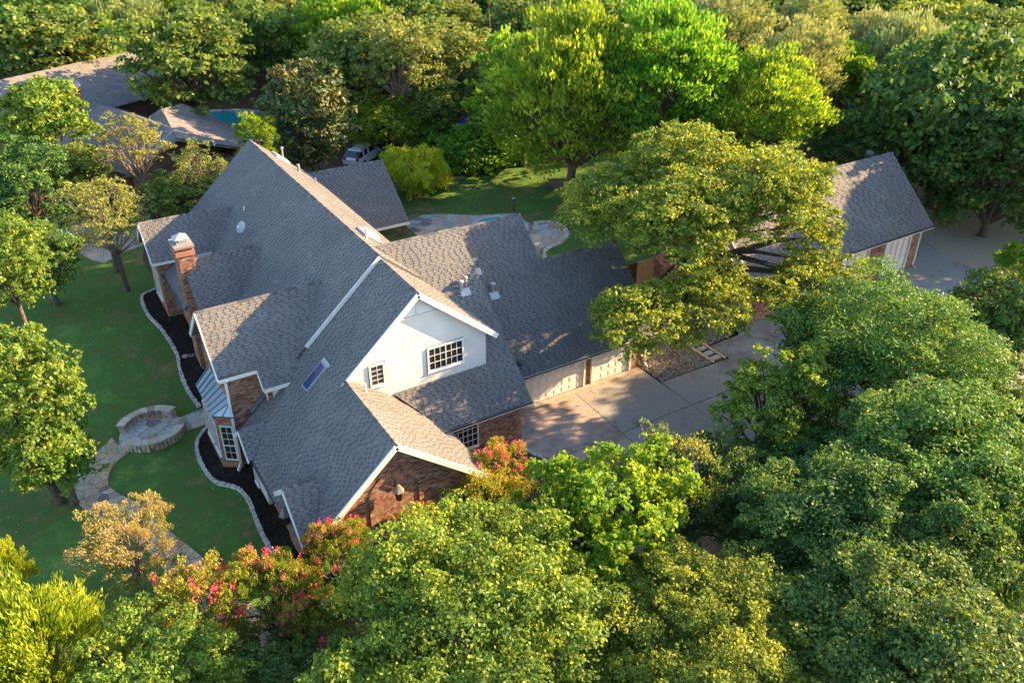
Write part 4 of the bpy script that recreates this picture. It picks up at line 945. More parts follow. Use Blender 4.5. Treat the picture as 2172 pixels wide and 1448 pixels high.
beams('fascia', [((38.6, 33.36, zK(33.4) - .1), (56.9, 33.36, zK(33.4) - .1), .05, .18), ((38.55, 33.4, zK(33.4) - .1), (38.55, 38.1, zK(38.1) - .1), .06, .24), ((37.9, 33.8, 3.45), (38.2, 33.5, 3.3), .2, .25)], M_trim, F)
beams('gutter', [((38.6, 33.30, zK(33.4) - .03), (56.95, 33.30, zK(33.4) - .03), .1, .08)], M_gutter, F)
spout([(56.6, 33.35, 3.2), (56.2, 33.8, 2.9), (56.2, 33.8, .2), (56.1, 33.5, .1)], parent=F, r=.055); spout([(38.2, 33.4, 3.2), (38.0, 33.8, 2.95), (38.0, 33.8, .2), (37.85, 33.5, .1)], parent=F, r=.055)
# lower brick gable block in front of its left end
for x, y, z in ((46.9, 38.5, zK(37.9)), (54.6, 38.4, zK(37.9))):
    f = MB((x, y, z)); f.lathe((x, y, z - .1), [(.14, 0), (.14, .3), (.3, .32), (.33, .48), (.25, .62), (.08, .7)], 16); f.build('turbine_vent', M_gutter, F)
H = H_main
# timber screen and gate between the garages
sc_ = empty('timber_fence', (34, 42.5, 0), label='brown timber fence between the two garages behind the big oak', cat='fence')
for k in range(34):
    x = 30.4 + k * .22; c = MB((x, 42.2, 0)); c.box(x, x + .2, 42.18, 42.22, 0, 1.9); c.build('fence_board', M_tan if k > 26 else M_wood, sc_)
for z in (.4, 1.5): c = MB(); c.box(30.4, 37.9, 42.23, 42.29, z, z + .1); c.build('fence_rail', M_wood, sc_)

# ================================================================== NEIGHBOURING HOUSE
NB = empty('neighbour_house', (9, 84, 1.6), label='tan-roofed neighbouring house half hidden by trees at the left, with a brick chimney', cat='house')
def nroof(poly, th=.16, ex=.33):
    d = slab(poly, NB, M_nshingle, th, 'roof')
    u = Vector(poly[1]) - Vector(poly[0]); u.z = 0; shingles(poly, tuple(u), d, M_nshingle, ex=ex, wr=(.5, 1.1)); return d
def gable_block(a, b_, ze, zr, wd, wall_mat, lbl=None):
    """ridge from a to b_, eaves at ze either side at distance wd"""
    A = Vector((a[0], a[1], zr)); B = Vector((b_[0], b_[1], zr)); d = (B - A).normalized(); s_ = Vector((d.y, -d.x, 0))
    for sg in (1, -1):
        e0 = A + s_ * sg * wd; e1 = B + s_ * sg * wd; e0.z = e1.z = ze
        nroof([tuple(e0), tuple(e1), tuple(B), tuple(A)])
    A2 = A + d * .45; B2 = B - d * .45; k = wd - .5; zz = ze + (zr - ze) * .5 / wd - .2; g = 1.5
    pr = [A2 + s_ * k, A2 - s_ * k]; mb = MB()
    P = [Vector((pr[0].x, pr[0].y, g)), Vector((pr[0].x, pr[0].y, zz)), Vector((A2.x, A2.y, zr - .25)), Vector((pr[1].x, pr[1].y, zz)), Vector((pr[1].x, pr[1].y, g))]
    mb.prism(P, B2 - A2); w_ = mb.build('wall', wall_mat, NB)
    for q, r in ((A + Vector((0, 0, -.12)), 1), (B + Vector((0, 0, -.12)), 1)):
        for sg in (1, -1):
            e_ = q + s_ * sg * wd; e_.z = ze - .12; beams('barge_board', [(tuple(q), tuple(e_), .06, .22)], M_trim, NB)
    return w_
gable_block((-9, 87.5), (15.5, 100.6), 5.4, 8.6, 6.4, M_nbrick)
gable_block((7.0, 88.8), (12.4, 73.8), 4.6, 7.2, 5.0, M_nbrick)
wN = gable_block((12.6, 80.2), (16.9, 78.4), 4.2, 4.3, .1, M_olive) if False else None
# garage block: broad sunlit slope facing the pool
A = (12.3, 80.6, 6.9); B = (11.6, 71.0, 6.4)
nroof([(18.4, 74.0, 4.4), (19.0, 82.0, 4.4), (15.0, 82.6, 6.9), (12.3, 80.6, 6.9), (11.9, 72.0, 6.7)][:3] + [(12.3, 80.6, 6.75), (11.9, 71.2, 6.75)][0:0] + [(12.9, 81.4, 7.0), (12.0, 71.6, 7.0)])
nroof([(12.9, 81.4, 7.0), (12.0, 71.6, 7.0), (7.6, 72.0, 4.6), (8.2, 81.8, 4.6)])
mb = MB(); mb.prism([(8.2, 72.3, 1.5), (17.6, 72.9, 1.5), (18.4, 81.4, 1.5), (8.6, 81.2, 1.5)], (0, 0, 2.7)); gw = mb.build('wall', M_nbrick, NB)
mb = MB(); mb.prism([(11.9, 68.2, 1.5), (12.15, 68.2, 1.5), (13.35, 75.6, 1.5), (13.1, 75.6, 1.5)], (0, 0, 3.4)); mb.build('rendered_wall', M_white, NB); mb = MB(); mb.box(13.2, 13.5, 75.4, 75.8, 1.5, 5.2); mb.build('post', M_trim, NB)
mb = MB(); mb.box(15.1, 15.5, 72.0, 72.5, 1.5, 4.4); mb.build('post', M_trim, NB)
c = MB((6.2, 86.6, 1.6)); c.box(5.2, 7.2, 85.9, 87.2, 1.5, 8.7); nch = c.build('chimney', M_brick, NB)
c = MB(); c.box(5.1, 7.3, 85.8, 87.3, 8.7, 8.9); c.build('cap_slab', M_cap, nch); c = MB(); c.lathe((5.9, 86.5, 8.9), [(.5, 0), (.55, .25), (.2, .4)], 14); c.build('rain_cap', M_galv, nch)
c = MB(); c.box(7.0, 10.6, 78.2, 78.6, 1.6, 4.4); oz = c.build('olive_wall', M_olive, NB)
c = MB(); c.box(8.0, 8.9, 78.08, 78.2, 3.0, 3.9); c.build('window', M_white, NB); c = MB(); c.box(8.12, 8.78, 78.04, 78.07, 3.12, 3.78); c.build('pane', M_glass, NB)
# gate by the neighbour's path
gt_ = empty('garden_gate', (11, 70, 1.6), label='white picket garden gate half hidden in shrubs beyond the left gable', cat='gate')
for k in range(9): c = MB((10.4 + k * .14, 69.3 + k * .35, 1.6)); c.box(10.36 + k * .14, 10.44 + k * .14, 69.3 + k * .35, 69.36 + k * .35, 1.6, 3.1); c.build('picket', M_white, gt_)
for z in (2.0, 2.8): c = MB(); c.beam((10.4, 69.3, z), (11.55, 72.2, z), .05, .08); c.build('rail', M_white, gt_)
# neighbour's swimming pool
np_ = empty('swimming_pool', (23, 89, 1.6), label='turquoise swimming pool beyond the left roof peak, partly behind trees', cat='pool')
ring = smooth_line([(17.5, 93), (19.5, 97.2), (22.8, 96.8), (27.2, 92.5), (27.6, 86.5), (25, 83.2), (21.5, 85.5), (18.8, 88.5)], 4, closed=True)
c = MB(); c.prism([(x, y, 1.55) for x, y in ring], (0, 0, .12)); c.build('water', M_water, np_)
for i in range(0, len(ring), 1):
    a, b_ = ring[i], ring[(i + 1) % len(ring)]; g = lambda p, s_: (22.8 + (p[0] - 22.8) * s_, 90 + (p[1] - 90) * s_, 1.62)
    c = MB(g(a, 1)); c.prism([g(a, 1.0), g(a, 1.13), g(b_, 1.13), g(b_, 1.0)], (0, 0, .1)); c.build('coping_stone', M_edge, np_)
# distant house with brick chimney top left
fh = empty('distant_house', (15, 146, 1.6), label='distant grey roof with a brick chimney among the trees at the top left', cat='house')
c = MB(); c.prism([(10, 140, 1.6), (10, 150, 1.6), (10, 150, 6), (10, 145, 8.8), (10, 140, 6)], (14, 0, 0)); c.build('roof', M_nshingle, fh)
c = MB(); c.box(16.5, 18.3, 143.5, 145, 6, 11); c.build('chimney', M_brick, fh)

# ================================================================== THINGS IN THE BACK YARDS
# white car (rear three quarters seen behind the patio roof)
car = empty('parked_car', (28.6, 73.6, 1.6), math.radians(38), label='white hatchback with black roof rails parked behind the patio roof', cat='car')
def carpart(name, prof, y0, y1, mat, taper=0.0):
    c = MB(); n = len(prof); vs = [(x, y0 + (taper if z > 1.0 else 0), z) for x, z in prof] + [(x, y1 - (taper if z > 1.0 else 0), z) for x, z in prof]
    c.add(vs, [tuple(range(n)), tuple(range(2 * n - 1, n - 1, -1))] + [(i, n + i, n + (i + 1) % n, (i + 1) % n) for i in range(n)])
    o = bpy.data.objects.new(name, c.mesh(name, mat)); col.objects.link(o); o.parent = car; return o
cb = carpart('body', [(-2.2, .35), (-2.25, .8), (-2.1, 1.0), (1.0, 1.02), (2.0, .88), (2.25, .65), (2.25, .35), (1.75, .3), (-1.75, .3)], -.88, .88, M_carp)
carpart('cabin', [(-2.1, 1.0), (-1.6, 1.5), (-.2, 1.58), (.4, 1.5), (1.05, 1.02)], -.86, .86, M_glass, .14)
carpart('roof', [(-1.66, 1.50), (-1.5, 1.56), (-.2, 1.62), (.42, 1.54), (.4, 1.5), (-.2, 1.58), (-1.5, 1.51)], -.75, .75, M_carp)
for y in (-.6, .6): c = MB(); c.box(-1.4, .2, y - .03, y + .03, 1.6, 1.67); o = bpy.data.objects.new('roof_rail', c.mesh('roof_rail', M_black)); col.objects.link(o); o.parent = car
for x in (-.35, -1.25):
    for y in (-.8, .8): c = MB(); c.obox((x, y, 1.28), (.04, 0, 0), (0, .05, 0), (.0, 0, .27)); o = bpy.data.objects.new('pillar', c.mesh('pillar', M_carp)); col.objects.link(o); o.parent = car
for x in (-1.4, 1.4):
    for y in (-.84, .84):
        c = MB(); c.tube([(x, y - .1, .33), (x, y + .1, .33)], .33, 16); o = bpy.data.objects.new('wheel', c.mesh('wheel', M_tyre)); col.objects.link(o); o.parent = car
        c = MB(); c.tube([(x, y - .115, .33), (x, y + .115, .33)], .2, 12); o2 = bpy.data.objects.new('rim', c.mesh('rim', M_galv)); col.objects.link(o2); o2.parent = o
for y in (-.68, .68): c = MB(); c.box(-2.27, -2.12, y - .14, y + .14, .78, 1.0); o = bpy.data.objects.new('tail_light', c.mesh('tail_light', plain('red_lens', (.4, .02, .02), .2))); col.objects.link(o); o.parent = car
# dark covered pile behind the car
c = MB((31.5, 75.5, 1.6)); rg = random.Random(4)
for k in range(7): x, y = 31.5 + rg.uniform(-.9, .9), 75.5 + rg.uniform(-.5, .5); c.lathe((x, y, 1.6), [(.5, 0), (.55, .5), (.35, .9 + rg.random() * .5), (.1, 1.2 + rg.random() * .5)], 7)
c.build('rubbish_pile', plain('navy_sheet', (.02, .03, .07), .5), label='dark navy covered pile beside the white car', cat='pile')
# blue tarp over a frame
tp = empty('tarpaulin', (40.4, 75.2, 1.6), label='bright blue tarpaulin draped over a low heap behind the vine hedge', cat='tarpaulin')
g = 9; vs = []; fs = []
for i in range(g):
    for j in range(g):
        u_, v_ = i / (g - 1), j / (g - 1); zz = 1.65 + 1.5 * (1 - abs(2 * v_ - 1)) ** .8 * (1 - .25 * u_) * min(1, 4 * u_ + .15) + .08 * math.sin(9 * u_ + 4 * v_)
        vs.append((38.6 + 4.0 * u_, 74.4 + 2.6 * v_ + .25 * math.sin(5 * u_), zz))
for i in range(g - 1):
    for j in range(g - 1): fs.append((i * g + j, (i + 1) * g + j, (i + 1) * g + j + 1, i * g + j + 1))
c = MB((40.4, 75.2, 1.6)); c.add(vs, fs); c.build('sheet', M_tarp, tp)
c = MB((40.4, 75.2, 1.6)); c.box(39.1, 42.2, 74.8, 76.6, 1.6, 2.3); c.build('heap', M_wood, tp)
bn = empty('drum', (37.4, 75.0, 1.6), label='blue and white plastic drum beside the blue tarpaulin', cat='drum')
c = MB((37.4, 75, 1.6)); c.lathe((37.4, 75, 1.6), [(.4, 0), (.42, .6)], 14); c.build('base', M_white, bn); c = MB((37.4, 75, 2.2)); c.lathe((37.4, 75, 2.2), [(.42, 0), (.45, .25), (.3, .4)], 14); c.build('lid', M_bluebin, bn)
# swing set
sw = empty('swing_set', (43.5, 80.5, 1.6), label='metal A-frame swing set on bare dirt behind the lawn', cat='swing set')
def seg(name, L, mat, r=.06): 
    c = MB(tuple(L[0])); c.tube(L, r, 8); c.build(name, mat, sw)
seg('top_bar', [(41.0, 81.2, 4.1), (46.0, 80.2, 4.3)], M_tan, .07)
for x, y in ((43.3, 80.7), (45.9, 80.2), (41.0, 81.2)):
    for s_ in (-1, 1): seg('leg', [(x, y, 4.15), (x + s_ * .25, y + s_ * 1.1, 1.6)], M_black)
for x in (44.1, 45.1): seg('chain', [(x, 80.4, 4.2), (x, 80.4, 2.3)], M_black, .02)
c = MB((44.6, 80.4, 2.3)); c.box(43.9, 45.3, 80.1, 80.7, 2.2, 2.28); c.build('bench_seat', M_galv, sw)
for x, y in ((42.6, 79.2), (46.3, 78.6)):
    t_ = empty('toddler_seat', (x, y, 1.6), label='small blue plastic ride-on toy left of the swing set' if x < 44 else 'small dark plastic ride-on toy right of the swing set', cat='toy')
    c = MB((x, y, 1.6)); c.box(x - .4, x + .4, y - .3, y + .3, 1.8, 2.1); c.lathe((x - .2, y, 2.1), [(.16, 0), (.12, .3)], 10); c.build('body', M_bluebin if x < 44 else M_black, t_)
    for dx in (-.3, .3):
        for dy in (-.3, .3): c = MB((x + dx, y + dy, 1.6)); c.tube([(x + dx, y + dy - .05, 1.75), (x + dx, y + dy + .05, 1.75)], .15, 10); c.build('wheel', M_tyre, t_)
sh = empty('shed', (50, 83, 1.6), label='pale green roofed garden shed behind the swing set trees', cat='shed')
c = MB(); c.box(48.2, 52, 81.5, 84.5, 1.6, 3.8); c.build('wall', M_white, sh); c = MB(); c.prism([(47.9, 81.2, 3.8), (47.9, 84.8, 3.8), (47.9, 83, 5)], (4.4, 0, 0)); c.build('roof', M_greenroof, sh)
# board on the lawn and small markers
bd = empty('game_board', (33.9, 64.8, 1.6), math.radians(-12), label='pale yellow wooden board lying flat on the back lawn', cat='board')
c = MB(); c.box(-.7, .7, -.35, .35, .08, .13); o = bpy.data.objects.new('board', c.mesh('board', M_cap)); col.objects.link(o); o.parent = bd
for x in (-.6, .6): c = MB(); c.box(x - .04, x + .04, -.33, .33, 0, .08); o = bpy.data.objects.new('foot', c.mesh('foot', M_wood)); col.objects.link(o); o.parent = bd
pl = empty('post', (34.3, 55.8, 1.6), label='short wooden post at the back edge of the flagstone terrace', cat='post')
c = MB((34.3, 55.8, 1.6)); c.box(34.2, 34.4, 55.7, 55.9, 1.6, 2.6); c.build('shaft', M_wood, pl); c = MB((34.3, 55.8, 2.6)); c.lathe((34.3, 55.8, 2.6), [(.14, 0), (.14, .08), (.03, .14)], 8); c.build('cap', M_galv, pl)
for x, y, lb in ((5.99, 47.91, 'left round pale stepping disc in the black mulch'), (6.37, 47.84, 'right round pale stepping disc in the black mulch nearer the wall')):
    z = tz(x, y); c = MB((x, y, z)); c.lathe((x, y, z), [(.19, .0), (.19, .07), (.15, .08)], 14); o = c.build('stepping_disc', M_flag); tag(o, lb, 'stone')
# dark garden ornament planter beyond the left gable
c = MB((8.4, 67.5, 1.6)); c.lathe((8.4, 67.5, 1.6), [(.3, 0), (.5, .4), (.55, .9), (.45, 1.0)], 12); tag(c.build('planter', M_black), 'round black planter beyond the left gable near the drive', 'planter')

# ================================================================== TREES
NR = np.random.RandomState(11)
def leaf_mesh(name, P, A, Nn, L, W, rnd, mat, fold=.0):
    """diamond leaves: centre P, long axis A, normal N, length L, width W"""
    n = len(P); A = A / (np.linalg.norm(A, axis=1, keepdims=True) + 1e-9)
    B = np.cross(Nn, A); B /= (np.linalg.norm(B, axis=1, keepdims=True) + 1e-9)
    L = L[:, None]; W = W[:, None]
    v = np.empty((n, 4, 3), np.float32); v[:, 0] = P - A * L * .5; v[:, 1] = P + B * W * .5 + A * L * .05; v[:, 2] = P + A * L * .5; v[:, 3] = P - B * W * .5 + A * L * .05
    me = bpy.data.meshes.new(name); me.vertices.add(n * 4); me.vertices.foreach_set('co', v.ravel())
    me.loops.add(n * 4); me.loops.foreach_set('vertex_index', np.arange(n * 4, dtype=np.int32)); me.polygons.add(n)
    me.polygons.foreach_set('loop_start', np.arange(0, n * 4, 4, dtype=np.int32)); me.polygons.foreach_set('loop_total', np.full(n, 4, np.int32))
    at = me.attributes.new('rnd', 'FLOAT', 'FACE'); at.data.foreach_set('value', rnd.astype(np.float32))
    me.materials.append(mat); me.update(); me.validate(); return me
def sph(n): d = NR.normal(size=(n, 3)); return d / np.linalg.norm(d, axis=1, keepdims=True)
KP = {  # leaf length, width/length, coverage, clump size (fraction of radius), clump count factor, upright sprays, down-to
 'oak': (.17, .62, 2.9, .20, 1.0, 0, -.45), 'oakd': (.16, .62, 3.0, .22, 1.0, 0, -.5), 'oakf': (.17, .6, 2.9, .20, 1.0, 0, -.5), 'oakp': (.17, .55, 2.0, .18, 1.0, .2, -.4),
 'oakw': (.16, .62, 2.8, .21, 1.1, 0, -.4), 'oaky': (.16, .6, 2.8, .18, 1, 0, -.3), 'elm': (.18, .45, 2.4, .18, 1.1, .35, -.55), 'heart': (.19, .85, 3.0, .19, 1.3, .1, -.7), 'maple': (.20, .75, 3.2, .2, 1.5, .15, -.9),
 'juniper': (.24, .2, 4.2, .19, 1.7, 1.0, -.95), 'juniper2': (.26, .22, 2.6, .2, 1.1, 1.0, -.6), 'magnolia': (.19, .5, 4.2, .19, 1.9, 0, -.98), 'thin': (.16, .5, 1.25, .17, .75, .1, -.3), 'bush': (.17, .45, 3.0, .2, 1.1, .3, -.8),
 'willow': (.26, .2, 2.4, .2, 1.1, -.7, -.9), 'vine': (.2, .7, 3.0, .25, 1, 0, -.9), 'greyw': (.2, .25, 3.0, .18, 1.15, .8, -.7),
 'crapeg': (.11, .5, 2.4, .2, 1.1, .35, -.5), 'crapet': (.11, .45, 1.9, .2, 1.0, .6, -.5), 'crapeb': (.12, .5, 2.8, .2, 1.2, .6, -.8)}
KP['crapep'] = KP['craper'] = KP['crapeg']
PROTO = {}
def make_clumps(R, rz, kp, lobes=None):
    cs, dn, cf = kp[3], kp[6], kp[4]; dnx = -.55 <= dn <= -.35
    C = []
    K = int(88 * cf * max(.45, (R / 4.5) ** 1.05))
    csz = R * cs * min(1.0, (4.5 / R) ** .42 if R > 4.5 else 1.0)
    lob = sph(7); amp = NR.uniform(-.30, .16, 7)
    tries = 0
    while len(C) < K and tries < K * 40:
        tries += 1; d = sph(1)[0]
        if d[2] < (dn - .3 if dnx else dn): continue
        if d[2] < -.1 and NR.rand() < .2: continue
        f = NR.uniform(.70, 1.08) + float((amp * np.maximum(0, lob @ d) ** 2).sum())
        p = d * np.array([R, R, rz * (1.3 if d[2] < 0 and dnx else 1.0)]) * f * (1 - csz / R * .55)
        r = csz * NR.uniform(.42, 1.35)
        if all(np.linalg.norm((p - q[0]) * [1, 1, 1.3]) > .62 * (r + q[1]) * .95 for q in C): C.append((p, r))
    n_out = len(C)
    for _ in range(int(n_out * .2)):
        d = sph(1)[0]; d[2] = abs(d[2]) * .8 - .1; C.append((d * np.array([R, R, rz]) * NR.uniform(.3, .68), csz * NR.uniform(.8, 1.2)))
    return C
def crown_meshes(kind, R, rz, far=1.0, lobes=None, key=None):
    kp = KP[kind]; C = []
    if lobes:
        for (c, r, z_) in lobes:
            for p, q in make_clumps(r, z_, kp[:6] + (-.34,)): C.append((p + np.array(c), q))
    else: C = make_clumps(R, rz, kp)
    L0 = kp[0] * (far if far > 1 else .80); P = []; A = []; Nn = []; Rn = []; Ln = []
    aleaf = L0 * L0 * kp[1] * .5
    cov = 3.0 * math.pi * .34 * kp[2]; tot = sum(cov * r * r for p, r in C) * .92 / aleaf
    cap = 150000 if lobes else (95000 if (far == 1 and R > 4) else (28000 if far < 1.7 else 15000))
    if tot > cap: k_ = tot / cap; L0 *= min(1.35, k_ ** .5); aleaf *= k_
    for p, r in C:
        n = int(cov * r * r / aleaf * NR.uniform(.5, 1.35))
        if n < 8: n = 8
        d = sph(n); d[:, 2] = np.where(d[:, 2] < -.35, -d[:, 2], d[:, 2])
        # each clump is itself a handful of tufts
        tn = max(6, int(13 * (r / .8) ** 1.2)); td = sph(tn); td[:, 2] = np.abs(td[:, 2]) * .9 - .15
        ti = NR.randint(0, tn, n); tc = td[ti] * (r * NR.uniform(.45, 1.4, tn)[ti])[:, None] * [1, 1, .72]
        rr = r * .40 * NR.uniform(.25, 1.0, n) ** .5
        q = tc + d * rr[:, None] * [1.15, 1.15, .75]
        up = kp[5]
        out = p / (np.linalg.norm(p) + 1e-6)
        if up > 0:
            s_ = NR.rand(n) ** 1.5 * up * r * .75; q = q + (np.array([0, 0, 1.0]) + out * .5)[None] * s_[:, None] * (td[ti][:, 2:3] > .1)
        if up < 0: s_ = NR.rand(n) ** 1.2 * -up * r * 1.2; q = q + np.array([0, 0, -1.0])[None] * s_[:, None] + out[None] * s_[:, None] * .35
        vol = NR.rand(n) < .12
        vd = sph(n) * (r * (NR.rand(n) ** .4) * 1.12)[:, None] * [1, 1, .9]
        q = np.where(vol[:, None], vd, q); P.append(q + p)
        nn = td[ti] * .5 + d * .5 + np.array([0, 0, .3]) + NR.normal(size=(n, 3)) * .62
        nn /= np.linalg.norm(nn, axis=1, keepdims=True)
        if abs(up) > .3: a = np.array([0, 0, np.sign(up)]) + out * .7 + NR.normal(size=(n, 3)) * .38
        else: a = NR.normal(size=(n, 3)); a[:, 2] -= .3
        if abs(up) > .3: nn = np.cross(a, NR.normal(size=(n, 3))); nn /= (np.linalg.norm(nn, axis=1, keepdims=True) + 1e-9)
        A.append(a); Nn.append(nn)
        cl = NR.uniform(-.16, .16)
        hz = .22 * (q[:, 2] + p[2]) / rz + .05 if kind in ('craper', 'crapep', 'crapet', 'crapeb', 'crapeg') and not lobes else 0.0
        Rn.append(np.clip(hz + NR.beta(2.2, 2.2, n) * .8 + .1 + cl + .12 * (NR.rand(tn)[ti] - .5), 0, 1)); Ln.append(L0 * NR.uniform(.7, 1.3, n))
    P = np.concatenate(P); A = np.concatenate(A); Nn = np.concatenate(Nn); Rn = np.concatenate(Rn); Ln = np.concatenate(Ln)
    me = leaf_mesh(kind + '_crown', P, A, Nn, Ln, Ln * kp[1], Rn, LM[kind])
    # branches
    mb = MB(); base = Vector((0, 0, -rz * .9)); outc = [c for c in C if c[0][2] > -rz * .9]; NR.shuffle(outc) if False else None
    nl = min(len(outc), 26 if R > 2.5 else 14); step_ = max(1, len(outc) // nl)
    for p, r in outc[::step_]:
        e_ = Vector(p); m1 = base.lerp(e_, .35) + Vector((NR.normal() * .05 * R, NR.normal() * .05 * R, .06 * R)); m2 = base.lerp(e_, .7) + Vector((NR.normal() * .05 * R, NR.normal() * .05 * R, .05 * R))
        w0 = .028 * R + .02; mb.tube([base, m1, m2, e_], [w0, w0 * .6, w0 * .35, .01 + w0 * .1], 5, cap=False)
        if kind in ('thin', 'oakp', 'crapet'):
            for _ in range(3): f_ = Vector(NR.normal(size=3)) * r * .9; mb.tube([m2, e_ + f_ * .6, e_ + f_ * 1.3], [w0 * .22, w0 * .14, .008], 4, cap=False)
    br = mb.mesh('branches', M_barkp if kind in ('thin', 'oakp', 'crapet', 'greyw') else M_bark)
    bl = None
    if kind in ('crapep', 'craper', 'crapet', 'crapeg'):
        Pb = []; Rb = []; dens = {'crapep': .6, 'craper': .5, 'crapet': .03, 'crapeg': .05}[kind]
        for p, r in C:
            if p[2] < -.1 * rz or NR.rand() > dens: continue
            for _ in range(NR.randint(2, 6)):
                c_ = p + sph(1)[0] * r * .7 + np.array([0, 0, r * (.5 + .5 * NR.rand())]); n = NR.randint(9, 22)
                Pb.append(c_ + NR.normal(size=(n, 3)) * [.045, .045, .09]); Rb.append(np.clip(NR.rand(n) * .6 + NR.rand() * .4, 0, 1))
        if Pb:
            Pb = np.concatenate(Pb); Rb = np.concatenate(Rb); n = len(Pb)
            bl = leaf_mesh('blooms', Pb, NR.normal(size=(n, 3)), sph(n), NR.uniform(.05, .085, n), NR.uniform(.04, .07, n), Rb, LM['pink' if kind == 'crapep' else 'red'])
    return me, br, bl
def tree(kind, x, y, zc, r, rz, label, group=None, wood=False, far=1.0, cat='tree', lobes=None, lean=(0, 0), name=None):
    ground = tz(x, y)
    nm = name or {'juniper': 'juniper', 'juniper2': 'cedar_tree', 'magnolia': 'magnolia_tree', 'elm': 'elm_tree', 'maple': 'maple_tree', 'heart': 'redbud_tree', 'vine': 'vine_hedge', 'bush': 'leafy_tree', 'willow': 'willow_shrub', 'greyw': 'silver_tree'}.get(kind, 'crape_myrtle' if kind.startswith('crape') else 'oak_tree')
    root = empty(nm, (x, y, ground), label=label, cat=cat, group=group)
    if lobes: me, br, bl = crown_meshes(kind, r, rz, far, lobes); sx = sz = 1.0
    else:
        bucket = min((1.9, 3.0, 4.6, 7.0) if far == 1 else ((3.2, 5.6) if far < 1.7 else (5.0,)), key=lambda b_: abs(math.log(b_ / r))); ratio = .75 if rz / r < .95 else 1.1
        if kind in ('magnolia',): bucket, ratio = r, rz / r
        var = NR.randint(0, 2) if ((wood and kind in ('oakd', 'oakf')) or (far == 1.0 and kind == 'oakd' and bucket > 4)) else 0
        if wood: ratio = .85
        kk = kind
        key = (kk, bucket, ratio, far, var)
        if key not in PROTO: PROTO[key] = crown_meshes(kind, bucket, bucket * ratio, far)
        me, br, bl = PROTO[key]; sx = r / bucket; sz = rz / (bucket * ratio)
    rot = NR.uniform(0, 6.28) if not lobes else 0
    hb_ = zc - rz * sz * 0 - rz * .85 - ground; tb = max(.3, hb_)
    tr = .045 * r + .06 if not kind.startswith('crape') else .05
    mb = MB(); bend = Vector((NR.normal() * .04 * tb + lean[0] * .5, NR.normal() * .04 * tb + lean[1] * .5, 0))
    b0 = Vector((-lean[0], -lean[1], -.1))
    if kind.startswith('crape') or kind in ('vine', 'willow'):
        for k in range(5):
            a = k * 1.26 + NR.rand(); s_ = Vector((math.cos(a) * .12, math.sin(a) * .12, -.05)); mb.tube([s_, Vector((math.cos(a) * .35, math.sin(a) * .35, tb * .6)), Vector((math.cos(a) * .6, math.sin(a) * .6, tb + rz * .5))], [tr, tr * .8, tr * .4], 6)
    else:
        mb.tube([b0, b0 + Vector((0, 0, .35)), b0.lerp(Vector((0, 0, tb)), .5) + bend, Vector((0, 0, tb + rz * .25))], [tr * 1.6, tr * 1.15, tr, tr * .7], 9)
    t_ = bpy.data.objects.new('trunk', mb.mesh('trunk', M_barkp if kind in ('oakp', 'crapet') else M_bark, True)); link(t_, root, True)
    for nm_, m_ in (('branches', br), ('crown', me), ('blooms', bl)):
        if m_ is None: continue
        o = bpy.data.objects.new(nm_, m_); link(o, root, True)
        if nm_ == 'blooms': tag(o, kind='stuff')
        o.location = (0, 0, zc - ground); o.rotation_euler.z = rot; o.scale = (sx, sx, sz)
    return root
